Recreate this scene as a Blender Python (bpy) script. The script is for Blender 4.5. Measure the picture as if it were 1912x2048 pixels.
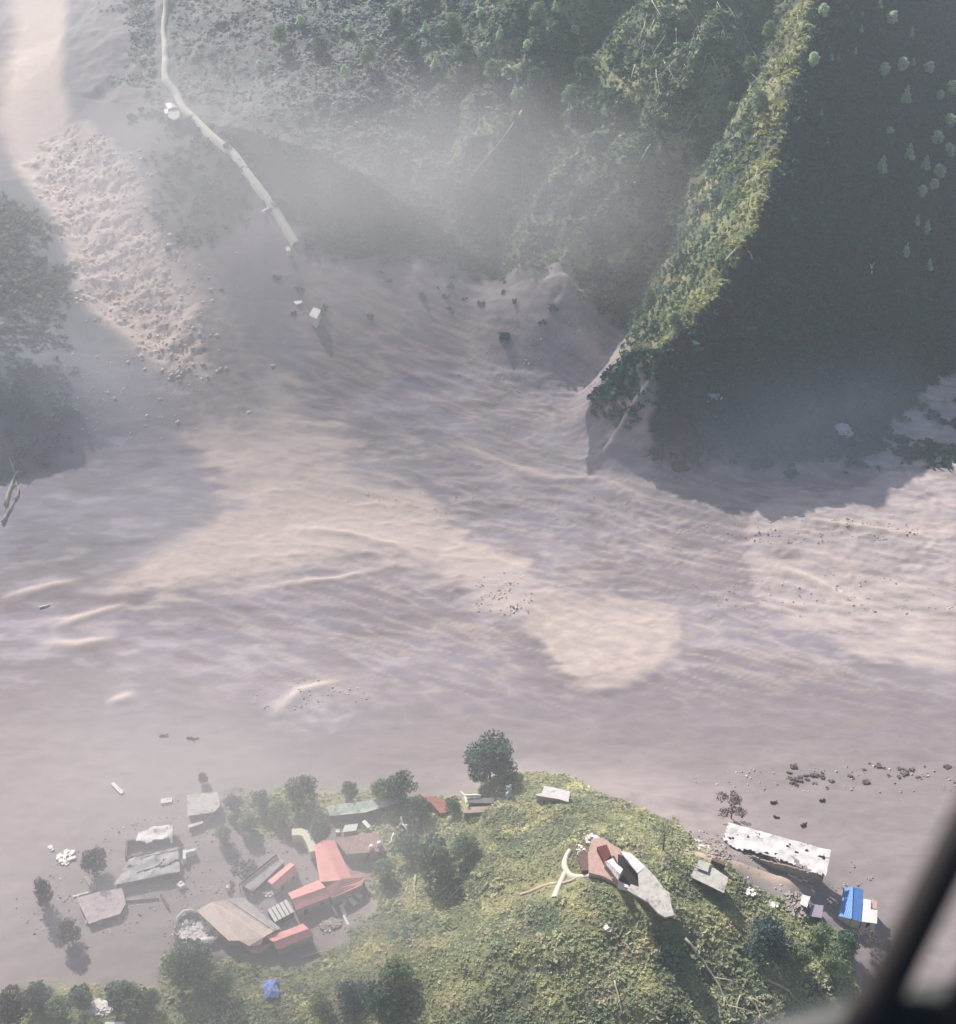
import bpy, math, random
import numpy as np
from mathutils import Vector, Matrix

S = bpy.context.scene
C = S.collection
for o in list(bpy.data.objects): bpy.data.objects.remove(o)

# ---------------------------------------------------------------- camera
CH, PITCH, TV = 300.0, 38.0, math.tan(math.radians(20))
W_, H_ = 1912.0, 2048.0
TH = TV * W_ / H_
cam = bpy.data.cameras.new('camera'); camo = bpy.data.objects.new('camera', cam); C.objects.link(camo)
camo.location = (0, 0, CH); camo.rotation_euler = (math.radians(90 - PITCH), 0, 0)
cam.sensor_fit = 'VERTICAL'; cam.sensor_height = 36; cam.lens = 18 / TV
cam.clip_start = 0.1; cam.clip_end = 12000
cam.dof.use_dof = True; cam.dof.focus_distance = 430; cam.dof.aperture_fstop = 2.6
S.camera = camo
# ---------------------------------------------------------------- light
SUN_EL, SHX, SHY = 35.0, 0.47, -0.883          # direction in which shadows fall
w = bpy.data.worlds.new('World'); S.world = w; w.use_nodes = True
nt = w.node_tree; bg = nt.nodes['Background']
sky = nt.nodes.new('ShaderNodeTexSky'); sky.sky_type = 'NISHITA'; sky.sun_disc = False
sky.sun_elevation = math.radians(SUN_EL); sky.sun_rotation = math.atan2(-SHX, -SHY)
sky.air_density = 1.0; sky.dust_density = 2.0
nt.links.new(sky.outputs[0], bg.inputs[0]); bg.inputs[1].default_value = 0.075
sl = bpy.data.lights.new('sun', 'SUN'); sl.energy = 5.0; sl.angle = math.radians(0.8); sl.color = (1.0, 0.95, 0.90)
so = bpy.data.objects.new('sun', sl); C.objects.link(so)
ce, se = math.cos(math.radians(SUN_EL)), math.sin(math.radians(SUN_EL))
so.rotation_euler = Vector((-SHX * ce, -SHY * ce, se)).to_track_quat('Z', 'Y').to_euler()
S.view_settings.view_transform = 'Standard'; S.view_settings.look = 'None'
S.view_settings.exposure = 0.5; S.view_settings.gamma = 1.0
S.cycles.use_denoising = True; S.cycles.max_bounces = 6; S.cycles.volume_bounces = 1
S.cycles.transparent_max_bounces = 8; S.cycles.volume_step_rate = 3.0; S.cycles.volume_max_steps = 128
HAZE_DENSITY = 0.00027
HAZE_COLOR = (0.64, 0.72, 0.80, 1)

# ---------------------------------------------------------------- noise
def _hash(ix, iy, seed):
    h = (ix.astype(np.int64) * 374761393 + iy.astype(np.int64) * 668265263 + seed * 1442695041) & 0xffffffff
    h = ((h ^ (h >> 13)) * 1274126177) & 0xffffffff
    return ((h ^ (h >> 16)) & 0xffff) / 65535.0
def noise(x, y, seed=0):
    x = np.asarray(x, float); y = np.asarray(y, float)
    ix = np.floor(x); iy = np.floor(y); fx = x - ix; fy = y - iy
    u = fx*fx*fx*(fx*(fx*6-15)+10); v = fy*fy*fy*(fy*(fy*6-15)+10)
    def g(dx, dy):
        a = _hash(ix + dx, iy + dy, seed) * 2 * math.pi
        return np.cos(a) * (fx - dx) + np.sin(a) * (fy - dy)
    a, b, c, d = g(0,0), g(1,0), g(0,1), g(1,1)
    return ((a + (b-a)*u) * (1-v) + (c + (d-c)*u) * v) * 1.5
def fbm(x, y, seed=0, oct=4, gain=.5):
    s = 0; a = 1
    for i in range(oct):
        s = s + a * noise(x * 2.03**i + 17.3*i, y * 2.03**i - 9.1*i, seed + i); a *= gain
    return s
def sstep(a, b, x):
    t = np.clip((x - a) / (b - a), 0, 1); return t * t * (3 - 2 * t)
def lerp(a, b, t): return a + (b - a) * t

# ---------------------------------------------------------------- map measuring: photo point on the level z -> map x, y
def P(px, py, z=0.0):
    vx = (px / W_ * 2 - 1) * TH; vy = (1 - py / H_ * 2) * TV
    p = math.radians(PITCH); cp, sp = math.cos(p), math.sin(p)
    dy = cp + vy * sp; dz = -sp + vy * cp
    t = (z - CH) / dz
    return (vx * t, dy * t)
def ray_dir(px, py):
    vx = (px / W_ * 2 - 1) * TH; vy = (1 - py / H_ * 2) * TV
    p = math.radians(PITCH); cp, sp = math.cos(p), math.sin(p)
    return np.array([vx, cp + vy * sp, -sp + vy * cp])

def line_field(pts, x, y):
    """distance to a map polyline, side (+ = right of travel) and interpolated third value"""
    pts = np.array(pts, float)
    bd = np.full(x.shape, 1e9); bs = np.zeros(x.shape); bz = np.zeros(x.shape); bu = np.zeros(x.shape); acc = 0
    for i in range(len(pts) - 1):
        a, b = pts[i], pts[i+1]; dx, dy = b[0]-a[0], b[1]-a[1]; L2 = dx*dx + dy*dy; L = math.sqrt(L2)
        t = np.clip(((x-a[0])*dx + (y-a[1])*dy) / L2, 0, 1)
        qx, qy = a[0] + t*dx, a[1] + t*dy
        d = np.hypot(x-qx, y-qy); m = d < bd
        bd = np.where(m, d, bd); bs = np.where(m, ((x-qx)*dy - (y-qy)*dx) / (L*(d + 1e-6)), bs)
        bz = np.where(m, a[2] + t*(b[2]-a[2]), bz); bu = np.where(m, acc + t*L, bu); acc += L
    return bd, bs, bz, bu
def poly_field(pts, x, y):
    """signed distance to a map polygon, positive inside"""
    pts = np.array(pts, float); n = len(pts)
    d = np.full(x.shape, 1e9); ins = np.zeros(x.shape, bool)
    for i in range(n):
        a, b = pts[i], pts[(i+1) % n]; dx, dy = b[0]-a[0], b[1]-a[1]; L2 = dx*dx + dy*dy + 1e-9
        t = np.clip(((x-a[0])*dx + (y-a[1])*dy) / L2, 0, 1)
        d = np.minimum(d, np.hypot(x-a[0]-t*dx, y-a[1]-t*dy))
        if abs(dy) > 1e-9:
            c = ((a[1] > y) != (b[1] > y)) & (x < dx * (y - a[1]) / dy + a[0]); ins ^= c
    return np.where(ins, d, -d)
def ridge(pts): return [P(a, b, c) + (c,) for a, b, c in pts]

# crest lines: photo point and height of the crest above the valley floor
R_BIG = ridge([(1318,770,20),(1322,740,27),(1338,695,38),(1400,600,50),(1492,470,62),(1540,330,74),(1565,200,87),(1610,60,99),(1640,-60,111),(1700,-300,130)])
R_WALL = ridge([(2300,620,20),(2280,400,46),(2240,200,60),(2200,0,80),(2150,-300,110)])
R_ROOT = ridge([(1150,570,22),(1140,500,34),(1180,400,44),(1250,290,60),(1340,150,79),(1420,50,93),(1450,-60,108),(1480,-300,141)])
R_MID = ridge([(850,560,4),(870,480,20),(900,400,38),(960,310,50),(1030,215,64),(1070,110,78),(1110,0,92),(1130,-100,108),(1150,-300,141)])
R_SHRUB = ridge([(650,330,44),(700,250,55),(770,130,70),(850,0,85),(900,-150,105),(940,-300,136)])
R_TRACK = ridge([(600,520,14),(588,480,20),(545,400,28),(470,310,39),(420,255,46),(345,200,54),(330,130,60),(325,0,72),(330,-200,92)])
R_LEFT = ridge([(95,850,4),(75,820,12),(30,790,18),(-40,750,24),(-140,690,32),(-340,500,52)])
R_LEFT2 = ridge([(70,640,8),(10,560,15),(-80,460,24),(-190,330,38),(-360,120,62)])
R_LEFT3 = ridge([(55,735,8),(20,690,14),(-60,620,22),(-200,500,38)])
HILL = ridge([(1090,1580,9),(1130,1620,15),(1190,1690,21),(1255,1760,23),(1300,1830,21),(1300,1900,18),(1270,2000,14),(1200,2100,12)])
HILL2 = ridge([(1262,1760,23),(1160,1850,22),(1040,1900,19),(960,1980,15),(900,2100,12)])
HILL3 = ridge([(1320,1850,18),(1420,1900,9),(1530,1950,5),(1600,2000,4)])

def softmax(a, b, k=4.0):
    h = np.clip(.5 + .5*(a-b)/k, 0, 1); return b + (a-b)*h + k*h*(1-h)
def tent(pts, x, y, sl, sr, rnd=6.0):
    """hill side falling away from a crest line; every stretch of crest counts, the highest wins"""
    out = None
    for i in range(len(pts) - 1):
        d, s, z, u = line_field(pts[i:i+2], x, y)
        k = sl + (sr-sl)*sstep(-.8, .8, s); h = z - k * (np.sqrt(d*d + rnd*rnd) - rnd)
        out = h if out is None else np.where(np.abs(h-out) < 1.5, np.maximum(h, out) + (1.5-np.abs(h-out))**2/6., np.maximum(h, out))
    return out
LEVEES = [[(1150,800),(1230,840),(1290,866),(1345,868)], [(1180,868),(1240,884),(1290,914),(1335,920)],
          [(880,880),(1000,930),(1110,962),(1200,960),(1260,985),(1320,1008)], [(0,1200),(90,1178),(170,1160)],
          [(90,1260),(180,1235),(260,1210)], [(500,1180),(680,1160),(820,1130)], [(560,1060),(700,1075),(820,1110),(880,1150)],
          [(1500,1120),(1620,1160),(1740,1220)], [(1560,1040),(1700,1060),(1900,1090)], [(1100,720),(1180,735),(1260,770)],
          [(80,1285),(150,1292),(240,1275)], [(210,1410),(280,1390)], [(540,1440),(600,1385),(690,1360)]]
LEVEE_MAP = [[P(*p) + (0,) for p in l] for l in LEVEES]
def mp(pts, z=0): return [P(a, b, z) for a, b in pts]
LOBE = mp([(880,1110),(900,1180),(1000,1245),(1070,1290),(1110,1370),(1180,1388),(1270,1378),(1350,1330),(1380,1270),(1370,1210),(1250,1200),(1120,1180),(1000,1120)])
FAN_MAIN = mp([(330,760),(470,960),(520,1010),(430,1050),(330,1110),(190,1190),(300,1200),(520,1150),(700,1120),(860,1150),(1010,1240),(1130,1190),(950,1080),(850,1040),(790,970),(640,880),(520,770),(400,660)])
SUNLIT_SLAB = mp([(1490,1045),(1530,1000),(1600,985),(1700,985),(1760,950),(1850,900),(2000,880),(2100,1400),(1700,1310),(1500,1200)])
CHUTE = [P(a,b,z) for a,b,z in [(-20,-200,60),(30,0,40),(40,160,26),(10,330,16),(40,430,12),(120,520,9),(170,620,6),(200,690,4),(330,770,1),(420,690,2),(330,560,6),(270,470,10),(170,370,14),(150,250,20),(165,130,28),(120,0,40),(90,-200,60)]]
BOULDERY = [P(a,b,z) for a,b,z in [(100,390,13),(60,440,11),(110,510,8),(160,580,6),(155,640,5),(220,700,3),(320,780,1),(420,800,1),(400,700,2),(330,580,5),(290,480,8),(200,390,12)]]
SCARP = [P(*p) + (0,) for p in [(510,640),(535,590),(545,560)]]

def lev_fade(l, u):
    L = sum(math.hypot(l[i+1][0]-l[i][0], l[i+1][1]-l[i][1]) for i in range(len(l)-1))
    return np.clip(np.minimum(u, L-u)/(.35*L), 0, 1)**.8
def height(x, y):
    x = np.asarray(x, float); y = np.asarray(y, float)
    foot = 452 + 14*np.sin(x/40.) + np.where(x > 80, 25, 0) * sstep(80, 130, x)
    z = .31 * np.maximum(0, y - foot - 20) * sstep(-190, -60, x) + .17 * np.maximum(0, y - foot - 10) * (1 - sstep(-190, -60, x))
    z += .10 * np.maximum(0, y - 900)
    z = z + 5.0 * fbm(x/160., y/160., 5, 2) * sstep(380, 480, y)
    z = softmax(z, tent(R_BIG, x, y, 1.3, .98, 4) - .55*np.maximum(0, R_BIG[0][1] - y) * sstep(125, 95, x), 5)
    z = softmax(z, tent(R_WALL, x, y, .55, .5, 8), 6)
    z = softmax(z, tent(R_ROOT, x, y, .58, .85), 6)
    z = softmax(z, tent(R_MID, x, y, .60, 1.2), 6)
    z = softmax(z, tent(R_SHRUB, x, y, .30, .48), 6)
    z = softmax(z, tent(R_TRACK, x, y, .28, .25, 4), 6)
    z = softmax(z, tent(R_LEFT, x, y, .95, .35, 3), 4)
    z = softmax(z, tent(R_LEFT2, x, y, .3, .4, 5), 6)
    z = softmax(z, tent(R_LEFT3, x, y, .4, .4, 5), 6)
    up = sstep(4, 26, z) * sstep(380, 450, y)
    d_, s_, z_, u_ = line_field(R_BIG, x, y); up = up * np.where(s_ > 0, 1 - .75*sstep(2, 25, d_), 1)
    up = up * (1 - .8*sstep(-10, 5, poly_field(CHUTE, x, y))) * (1 - .6*sstep(-10, -50, x))
    # gullied slopes
    g = 1 - np.abs(fbm(x/34. + .4*fbm(x/50., y/50., 3, 2), y/60., 11, 3))
    z = z + up * (6.5*(g - .75) + 2.4*fbm(x/13., y/16., 21, 3))
    # near hill
    hz = softmax(tent(HILL, x, y, 1.0, .5, 5), tent(HILL2, x, y, .42, .5, 8), 6)
    hz = softmax(hz, tent(HILL3, x, y, .42, .3, 6), 5)
    hz = hz + 1.5*fbm(x/17., y/17., 31, 3) * sstep(0, 8, hz)
    z = softmax(z, hz, 3)
    # mud floor
    flat = 1 - sstep(2, 10, z); far = sstep(270, 330, y)
    wx = x + 9*fbm(x/45., y/45., 41, 2); wy = y + 5*fbm(x/60., y/40., 43, 2) + .18*x*sstep(-40, 90, x)
    st = fbm(wx/34., wy/6.5, 47, 3)
    z = z + flat * far * (.16*st + .8*fbm(x/38., y/22., 51, 3)) * (.35 + .8*sstep(350, 440, y))
    z = z + flat * (1-far) * (.22*fbm(x/20., y/10., 53, 3) + .07*fbm(x/5., y/3., 54, 2))
    br = (1 - np.abs(fbm(wx/30. + .3*fbm(x/12., y/12., 55, 2), (wy + .25*x)/6.5, 56, 3)))**7
    z = z + flat * sstep(300, 345, y) * sstep(-150, -20, x) * .5 * br
    z = z + flat * sstep(290, 340, y) * (.08 + .22*sstep(-40, 60, x)*sstep(330, 380, y)) * fbm(x/3.2, y/2.2, 57, 3)
    near = (y < 520) & (y > 250)
    for i, l in enumerate(LEVEE_MAP):
        d, s, zz, u = line_field(l, x, y); z = z + lev_fade(l, u) * (.8*np.exp(-(d/(1.5+.5*np.sin(u/6.)))**2) + .5*np.exp(-(d/6.)**2))
    sd = poly_field(LOBE, x + 2*noise(x/7., y/7., 5), y + 1.5*noise(x/5., y/5., 6)); z = z + .45*sstep(-2, 3, sd)
    sd = poly_field(FAN_MAIN, x + 5*noise(x/14., y/14., 7), y + 3*noise(x/12., y/12., 8)); z = z + 1.1*sstep(-7, 8, sd)
    sd = poly_field(SUNLIT_SLAB, x + 4*noise(x/9., y/9., 9), y + 3*noise(x/9., y/7., 10)); z = z + 1.3*sstep(-1, 1.5, sd) * sstep(345, 372, y)
    # chute and boulder field
    sd = poly_field(CHUTE, x, y); z = z - 3.5*sstep(-2, 8, sd)
    sd = poly_field(BOULDERY, x + 9*noise(x/13., y/13., 13) + 3*noise(x/4., y/4., 14), y + 6*noise(x/10., y/10., 15))
    b = sstep(-1, 3, sd)
    cob = np.abs(noise(x/2.7, y/2.7, 61)) + .6*np.abs(noise(x/1.4, y/1.4, 62))
    z = z + b * (.9 - 1.7*cob + 1.3*fbm(x/9., y/9., 63, 2))
    return np.minimum(z, 230 + .12*np.minimum(z-230, 300))
def hz1(x, y): return float(height(np.array([x]), np.array([y]))[0])
def G(px, py, h=0.0):
    """where the photo point lies on the ground (raised by h): march along the sight line"""
    d = ray_dir(px, py)
    t = np.linspace(180, 1400, 1800)
    X, Y, Z = d[0]*t, d[1]*t, CH + d[2]*t
    below = Z < height(X, Y) + h
    i = int(np.argmax(below)) if below.any() else len(t)-1
    lo, hi = t[max(i-1,0)], t[i]
    tt = np.linspace(lo, hi, 30); Z = CH + d[2]*tt; b = Z < height(d[0]*tt, d[1]*tt) + h
    k = int(np.argmax(b)) if b.any() else 29
    return Vector((d[0]*tt[k], d[1]*tt[k], CH + d[2]*tt[k]))

# ---------------------------------------------------------------- tagging and mesh helpers
def tag(o, label=None, cat=None, group=None, kind=None):
    if label: o['label'] = label
    if cat: o['category'] = cat
    if group: o['group'] = group
    o['kind'] = kind or 'thing'
    return o
def thing(name, label, cat, loc=(0,0,0), group=None):
    o = bpy.data.objects.new(name, None); C.objects.link(o); o.location = loc; o.empty_display_size = .5
    return tag(o, label, cat, group)
def mesh_obj(name, me, mat=None, parent=None):
    o = bpy.data.objects.new(name, me); C.objects.link(o)
    if mat: me.materials.append(mat)
    if parent:
        o.parent = parent; o.matrix_parent_inverse = Matrix.Translation(-Vector(parent.location))
    return o
class MB:
    """collects polygons in world coordinates and links them as one mesh"""
    def __init__(s): s.v = []; s.f = []
    def poly(s, pts):
        n = len(s.v); s.v += [tuple(p) for p in pts]; s.f.append(list(range(n, n+len(pts))))
    def prism(s, top, dz):
        n = len(s.v); k = len(top)
        s.v += [tuple(p) for p in top] + [(p[0], p[1], p[2]-dz) for p in top]
        s.f.append(list(range(n, n+k))); s.f.append([n+k+i for i in range(k)][::-1])
        for i in range(k):
            j = (i+1) % k; s.f.append([n+i, n+k+i, n+k+j, n+j])
    def box(s, c, dx, dy, dz, rz=0.0, tilt=0.0):
        ca, sa = math.cos(rz), math.sin(rz); n = len(s.v)
        for sx, sy, sz in [(-1,-1,-1),(1,-1,-1),(1,1,-1),(-1,1,-1),(-1,-1,1),(1,-1,1),(1,1,1),(-1,1,1)]:
            lx, ly, lz = sx*dx/2, sy*dy/2, sz*dz/2 + tilt*sx*dx/2
            s.v.append((c[0]+lx*ca-ly*sa, c[1]+lx*sa+ly*ca, c[2]+lz))
        for f in [(0,3,2,1),(4,5,6,7),(0,1,5,4),(1,2,6,5),(2,3,7,6),(3,0,4,7)]: s.f.append([n+i for i in f])
    def tube(s, pts, radii, seg=6):
        pts = [Vector(p) for p in pts]; n0 = len(s.v)
        for i, p in enumerate(pts):
            t = (pts[min(i+1, len(pts)-1)] - pts[max(i-1, 0)]).normalized()
            a = t.orthogonal().normalized() if i == 0 else (a - t*a.dot(t)).normalized()
            b = t.cross(a)
            for k in range(seg):
                q = p + (a*math.cos(2*math.pi*k/seg) + b*math.sin(2*math.pi*k/seg)) * radii[i]; s.v.append(tuple(q))
        for i in range(len(pts)-1):
            for k in range(seg):
                j = (k+1) % seg; s.f.append([n0+i*seg+k, n0+i*seg+j, n0+(i+1)*seg+j, n0+(i+1)*seg+k])
        s.f.append([n0+k for k in range(seg)][::-1]); s.f.append([n0+(len(pts)-1)*seg+k for k in range(seg)])
    def build(s, name, mat, parent=None, smooth=False):
        me = bpy.data.meshes.new(name); me.from_pydata(s.v, [], s.f); me.update()
        if smooth: me.polygons.foreach_set('use_smooth', [True]*len(me.polygons))
        return mesh_obj(name, me, mat, parent)
def np_mesh(name, verts, quads, cols=None, smooth=False):
    me = bpy.data.meshes.new(name); nv, nq = len(verts), len(quads); k = quads.shape[1]
    me.vertices.add(nv); me.vertices.foreach_set('co', np.ascontiguousarray(verts, np.float32).ravel())
    me.loops.add(nq*k); me.loops.foreach_set('vertex_index', np.ascontiguousarray(quads, np.int32).ravel())
    me.polygons.add(nq); me.polygons.foreach_set('loop_start', np.arange(0, nq*k, k, dtype=np.int32))
    if smooth: me.polygons.foreach_set('use_smooth', np.ones(nq, bool))
    me.update(calc_edges=True)
    if cols is not None:
        at = me.color_attributes.new('col', 'FLOAT_COLOR', 'POINT')
        c = np.ones((nv, 4), np.float32); c[:, :3] = cols; at.data.foreach_set('color', c.ravel())
    return me

# ---------------------------------------------------------------- materials
def lin(r, g, b):
    f = lambda c: (c/255./12.92 if c/255. <= .04045 else ((c/255.+.055)/1.055)**2.4)
    return (f(r), f(g), f(b))
def new_mat(name):
    m = bpy.data.materials.new(name); m.use_nodes = True; nt = m.node_tree
    return m, nt, nt.nodes['Principled BSDF']
def N(nt, t, **kw):
    n = nt.nodes.new(t)
    for k, v in kw.items(): setattr(n, k, v)
    return n
def mat(name, col, rough=.8, var=.25, scale=1.5, bump=.15, wave=None, dirt=None, metal=0.0, dirt_col=(.30,.25,.23)):
    m, nt, b = new_mat(name); L = nt.links.new
    tc = N(nt, 'ShaderNodeTexCoord'); co = tc.outputs['Object']
    n1 = N(nt, 'ShaderNodeTexNoise'); n1.inputs['Scale'].default_value = scale; n1.inputs['Detail'].default_value = 6; n1.inputs['Roughness'].default_value = .65; L(co, n1.inputs['Vector'])
    mr = N(nt, 'ShaderNodeMapRange'); mr.inputs[1].default_value = .3; mr.inputs[2].default_value = .7; mr.inputs[3].default_value = 1-var; mr.inputs[4].default_value = 1+var*.6; L(n1.outputs[0], mr.inputs[0])
    mx = N(nt, 'ShaderNodeVectorMath', operation='SCALE'); mx.inputs[0].default_value = col; L(mr.outputs[0], mx.inputs['Scale'])
    out = mx.outputs[0]
    if dirt:
        n2 = N(nt, 'ShaderNodeTexNoise'); n2.inputs['Scale'].default_value = scale*.45; n2.inputs['Detail'].default_value = 8; n2.inputs['Roughness'].default_value = .7; L(co, n2.inputs['Vector'])
        m2 = N(nt, 'ShaderNodeMapRange'); m2.inputs[1].default_value = .62 - dirt*.3; m2.inputs[2].default_value = .72 - dirt*.2; L(n2.outputs[0], m2.inputs[0])
        mm = N(nt, 'ShaderNodeMix', data_type='RGBA'); L(m2.outputs[0], mm.inputs[0]); L(out, mm.inputs[6]); mm.inputs[7].default_value = (*dirt_col, 1); out = mm.outputs[2]
    L(out, b.inputs['Base Color']); b.inputs['Roughness'].default_value = rough; b.inputs['Metallic'].default_value = metal
    b.inputs['Specular IOR Level'].default_value = .3
    bp = N(nt, 'ShaderNodeBump'); bp.inputs['Strength'].default_value = bump; bp.inputs['Distance'].default_value = .2; h = n1.outputs[0]
    if wave:
        wv = N(nt, 'ShaderNodeTexWave'); wv.inputs['Scale'].default_value = wave[1]; wv.inputs['Distortion'].default_value = .3
        mpn = N(nt, 'ShaderNodeMapping'); mpn.inputs['Rotation'].default_value = (0, 0, wave[0]); L(co, mpn.inputs[0]); L(mpn.outputs[0], wv.inputs[0])
        ad = N(nt, 'ShaderNodeMath', operation='ADD'); L(wv.outputs['Fac'], ad.inputs[0]); L(n1.outputs[0], ad.inputs[1]); h = ad.outputs[0]
    if wave:
        wc = N(nt, 'ShaderNodeMapRange'); wc.inputs[3].default_value = .86; wc.inputs[4].default_value = 1.06; L(wv.outputs['Fac'], wc.inputs[0])
        ws = N(nt, 'ShaderNodeVectorMath', operation='SCALE'); L(out, ws.inputs[0]); L(wc.outputs[0], ws.inputs['Scale']); L(ws.outputs[0], b.inputs['Base Color'])
    L(h, bp.inputs['Height']); L(bp.outputs[0], b.inputs['Normal'])
    return m
def leaf_mat(name):
    m, nt, b = new_mat(name); L = nt.links.new
    a = N(nt, 'ShaderNodeVertexColor', layer_name='col'); L(a.outputs[0], b.inputs['Base Color'])
    b.inputs['Roughness'].default_value = .65; b.inputs['Specular IOR Level'].default_value = .25
    tr = N(nt, 'ShaderNodeBsdfTranslucent'); L(a.outputs[0], tr.inputs[0])
    mx = N(nt, 'ShaderNodeMixShader'); mx.inputs[0].default_value = .35
    L(b.outputs[0], mx.inputs[1]); L(tr.outputs[0], mx.inputs[2]); L(mx.outputs[0], nt.nodes['Material Output'].inputs[0])
    return m
LEAF = leaf_mat('leaves')

# ---------------------------------------------------------------- terrain
def stretch(lo, hi, step, out_lo, out_hi):
    c = np.arange(lo, hi + step, step); a = [lo]; s = step
    while a[-1] > out_lo: s *= 1.25; a.append(a[-1] - s)
    b = [c[-1]]; s = step
    while b[-1] < out_hi: s *= 1.25; b.append(b[-1] + s)
    return np.concatenate([a[:0:-1], c, b[1:]])
xs = stretch(-240, 250, .9, -800, 800)
ys = stretch(170, 740, .9, -150, 1400)
X, Y = np.meshgrid(xs, ys); X = X.ravel(); Y = Y.ravel()
Z = height(X, Y)
nx, ny = len(xs), len(ys)
idx = np.arange(nx*ny).reshape(ny, nx)
quads = np.stack([idx[:-1,:-1], idx[:-1,1:], idx[1:,1:], idx[1:,:-1]], -1).reshape(-1, 4)

MUD_GREY = np.array(lin(138,128,131)); MUD_LILAC = np.array(lin(150,141,149)); MUD_TAN = np.array(lin(202,184,172))
MUD_PALE = np.array(lin(186,175,178)); MUD_DARK = np.array(lin(116,101,94)); GRASS = np.array(lin(142,148,112)); GRASS_Y = np.array(lin(180,176,128))
SOIL = np.array(lin(150,134,112)); FOREST = np.array(lin(90,104,88)); HAZE_GREY = np.array(lin(128,130,132))
def paint(c, col, m):
    m = np.clip(m, 0, 1)[:, None]; return c * (1 - m) + col * m
def veg_mask(x, y):
    """how much the ground is overgrown"""
    z = height(x, y)
    n = fbm(x/30., y/30., 71, 3); n2 = fbm(x/9., y/9., 72, 3)
    slope = sstep(3, 17, z + 8*n) * sstep(405, 440, y) * sstep(-150, -95, x + .25*(y-540) + 14*n)
    d, s, zz, u = line_field(R_LEFT, x, y); left = sstep(34, 12, d + 14*n) * .4 * sstep(-135, -155, x + 8*n2)
    d2, s2, zz, u = line_field(R_LEFT2, x, y); left = np.maximum(left, sstep(30, 8, d2 + 12*n) * .65 * sstep(-150, -172, x + 9*n2))
    d3, s3, zz, u = line_field(R_LEFT3, x, y); left = np.maximum(left, sstep(26, 8, d3 + 10*n) * .4 * sstep(-142, -165, x + 8*n2))
    hl = sstep(1.2, 4.5, z + 2.0*n + 1.2*n2) * sstep(300, 270, y)
    bl = poly_field(VILLAGE_GREEN, x + 4*n2, y + 4*n)
    hl = hl * (1 - sstep(-1.5, 1.5, poly_field(MUD_RIGHT, x + 1.5*n2, y + 1.5*n)))
    db, sb, zb, ub = line_field(R_BIG, x, y); lee = sstep(0, .3, sb) * sstep(110, 90, db) * sstep(60, 66, x)
    lee = np.maximum(lee, sstep(59, 65, x + 5*n2) * sstep(130, 105, x) * sstep(R_BIG[0][1]+7, R_BIG[0][1]-1, y))
    slope = np.maximum(slope * (1 - lee), lee * sstep(.3, 2.5, z + 2*n2) * sstep(400, 415, y))
    slope = slope * (1 - .85*(1-lee)*sstep(18, 30, db)*sstep(-6, 8, poly_field(MUD_FOOT, x + 6*n, y + 5*n2)))
    return np.clip(np.maximum.reduce([slope, left, hl, sstep(-2, 5, bl)*.95]), 0, 1)
MUD_FOOT = [P(a, b_, 6) for a, b_ in [(130,470),(240,560),(420,600),(560,540),(640,600),(900,600),(1120,630),(1230,690),(1280,730),(1325,830),(1300,960),(130,960)]]
MUD_RIGHT = mp([(1150,1560),(1195,1600),(1290,1650),(1340,1690),(1385,1745),(1460,1800),(1500,1820),(1600,1850),(1700,1862),(1790,1880),(1900,2100),(2300,2100),(2300,1500),(1200,1400)], 3)
VILLAGE_GREEN = mp([(440,1575),(600,1560),(760,1570),(900,1590),(1080,1590),(1000,1750),(800,2100),(-100,2200),(-100,1985),(90,1965),(300,1975),(330,1900),(480,1915),(650,1900),(740,1830),(690,1640),(560,1690),(450,1660)])
n_a = fbm(X/60., Y/28., 81, 4); n_b = fbm(X/16., Y/5., 82, 4); n_c = fbm(X/90., Y/90., 83, 3); n_d = fbm(X/5., Y/3., 84, 3)
veg = veg_mask(X, Y)
col = np.tile(MUD_GREY, (len(X), 1))
mid = sstep(270, 320, Y)
col = paint(col, MUD_LILAC, mid * sstep(-.35, .45, n_a + .35*n_c) * .85)
col = paint(col, MUD_PALE, mid * sstep(.15, .8, n_b + .3*n_a) * .5)
col = paint(col, MUD_DARK, mid * sstep(.2, .8, -n_b) * .45)
fan = poly_field(FAN_MAIN, X + 14*n_a + 5*n_b, Y + 9*n_b + 8*n_a)
col = paint(col, MUD_TAN, sstep(-7, 7, fan) * (.95 + .2*n_d))
conn = poly_field(mp([(190,600),(300,520),(440,640),(580,830),(430,930),(290,780)], 3), X + 8*n_a, Y + 6*n_b); col = paint(col, MUD_TAN*1.06, sstep(-4, 6, conn))
lobe = poly_field(LOBE, X + 3*n_d + 5*n_b, Y + 4*n_b + 3*n_a); col = paint(col, MUD_TAN, sstep(-2, 6, lobe) * (.75 + .3*n_d))
slab = poly_field(SUNLIT_SLAB, X + 4*noise(X/9., Y/9., 9), Y + 3*noise(X/9., Y/7., 10)); col = paint(col, lerp(MUD_TAN, MUD_PALE, .4), sstep(-1, 3, slab) * (.6 + .5*n_b))  # pale mud cut along the shadow edge, part of its paleness painted sunlight
for l in LEVEE_MAP:
    d, s, zz, u = line_field(l, X, Y); col = paint(col, MUD_TAN*1.12, np.exp(-(d/2.1)**2)*.75*lev_fade(l, u))
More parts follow.
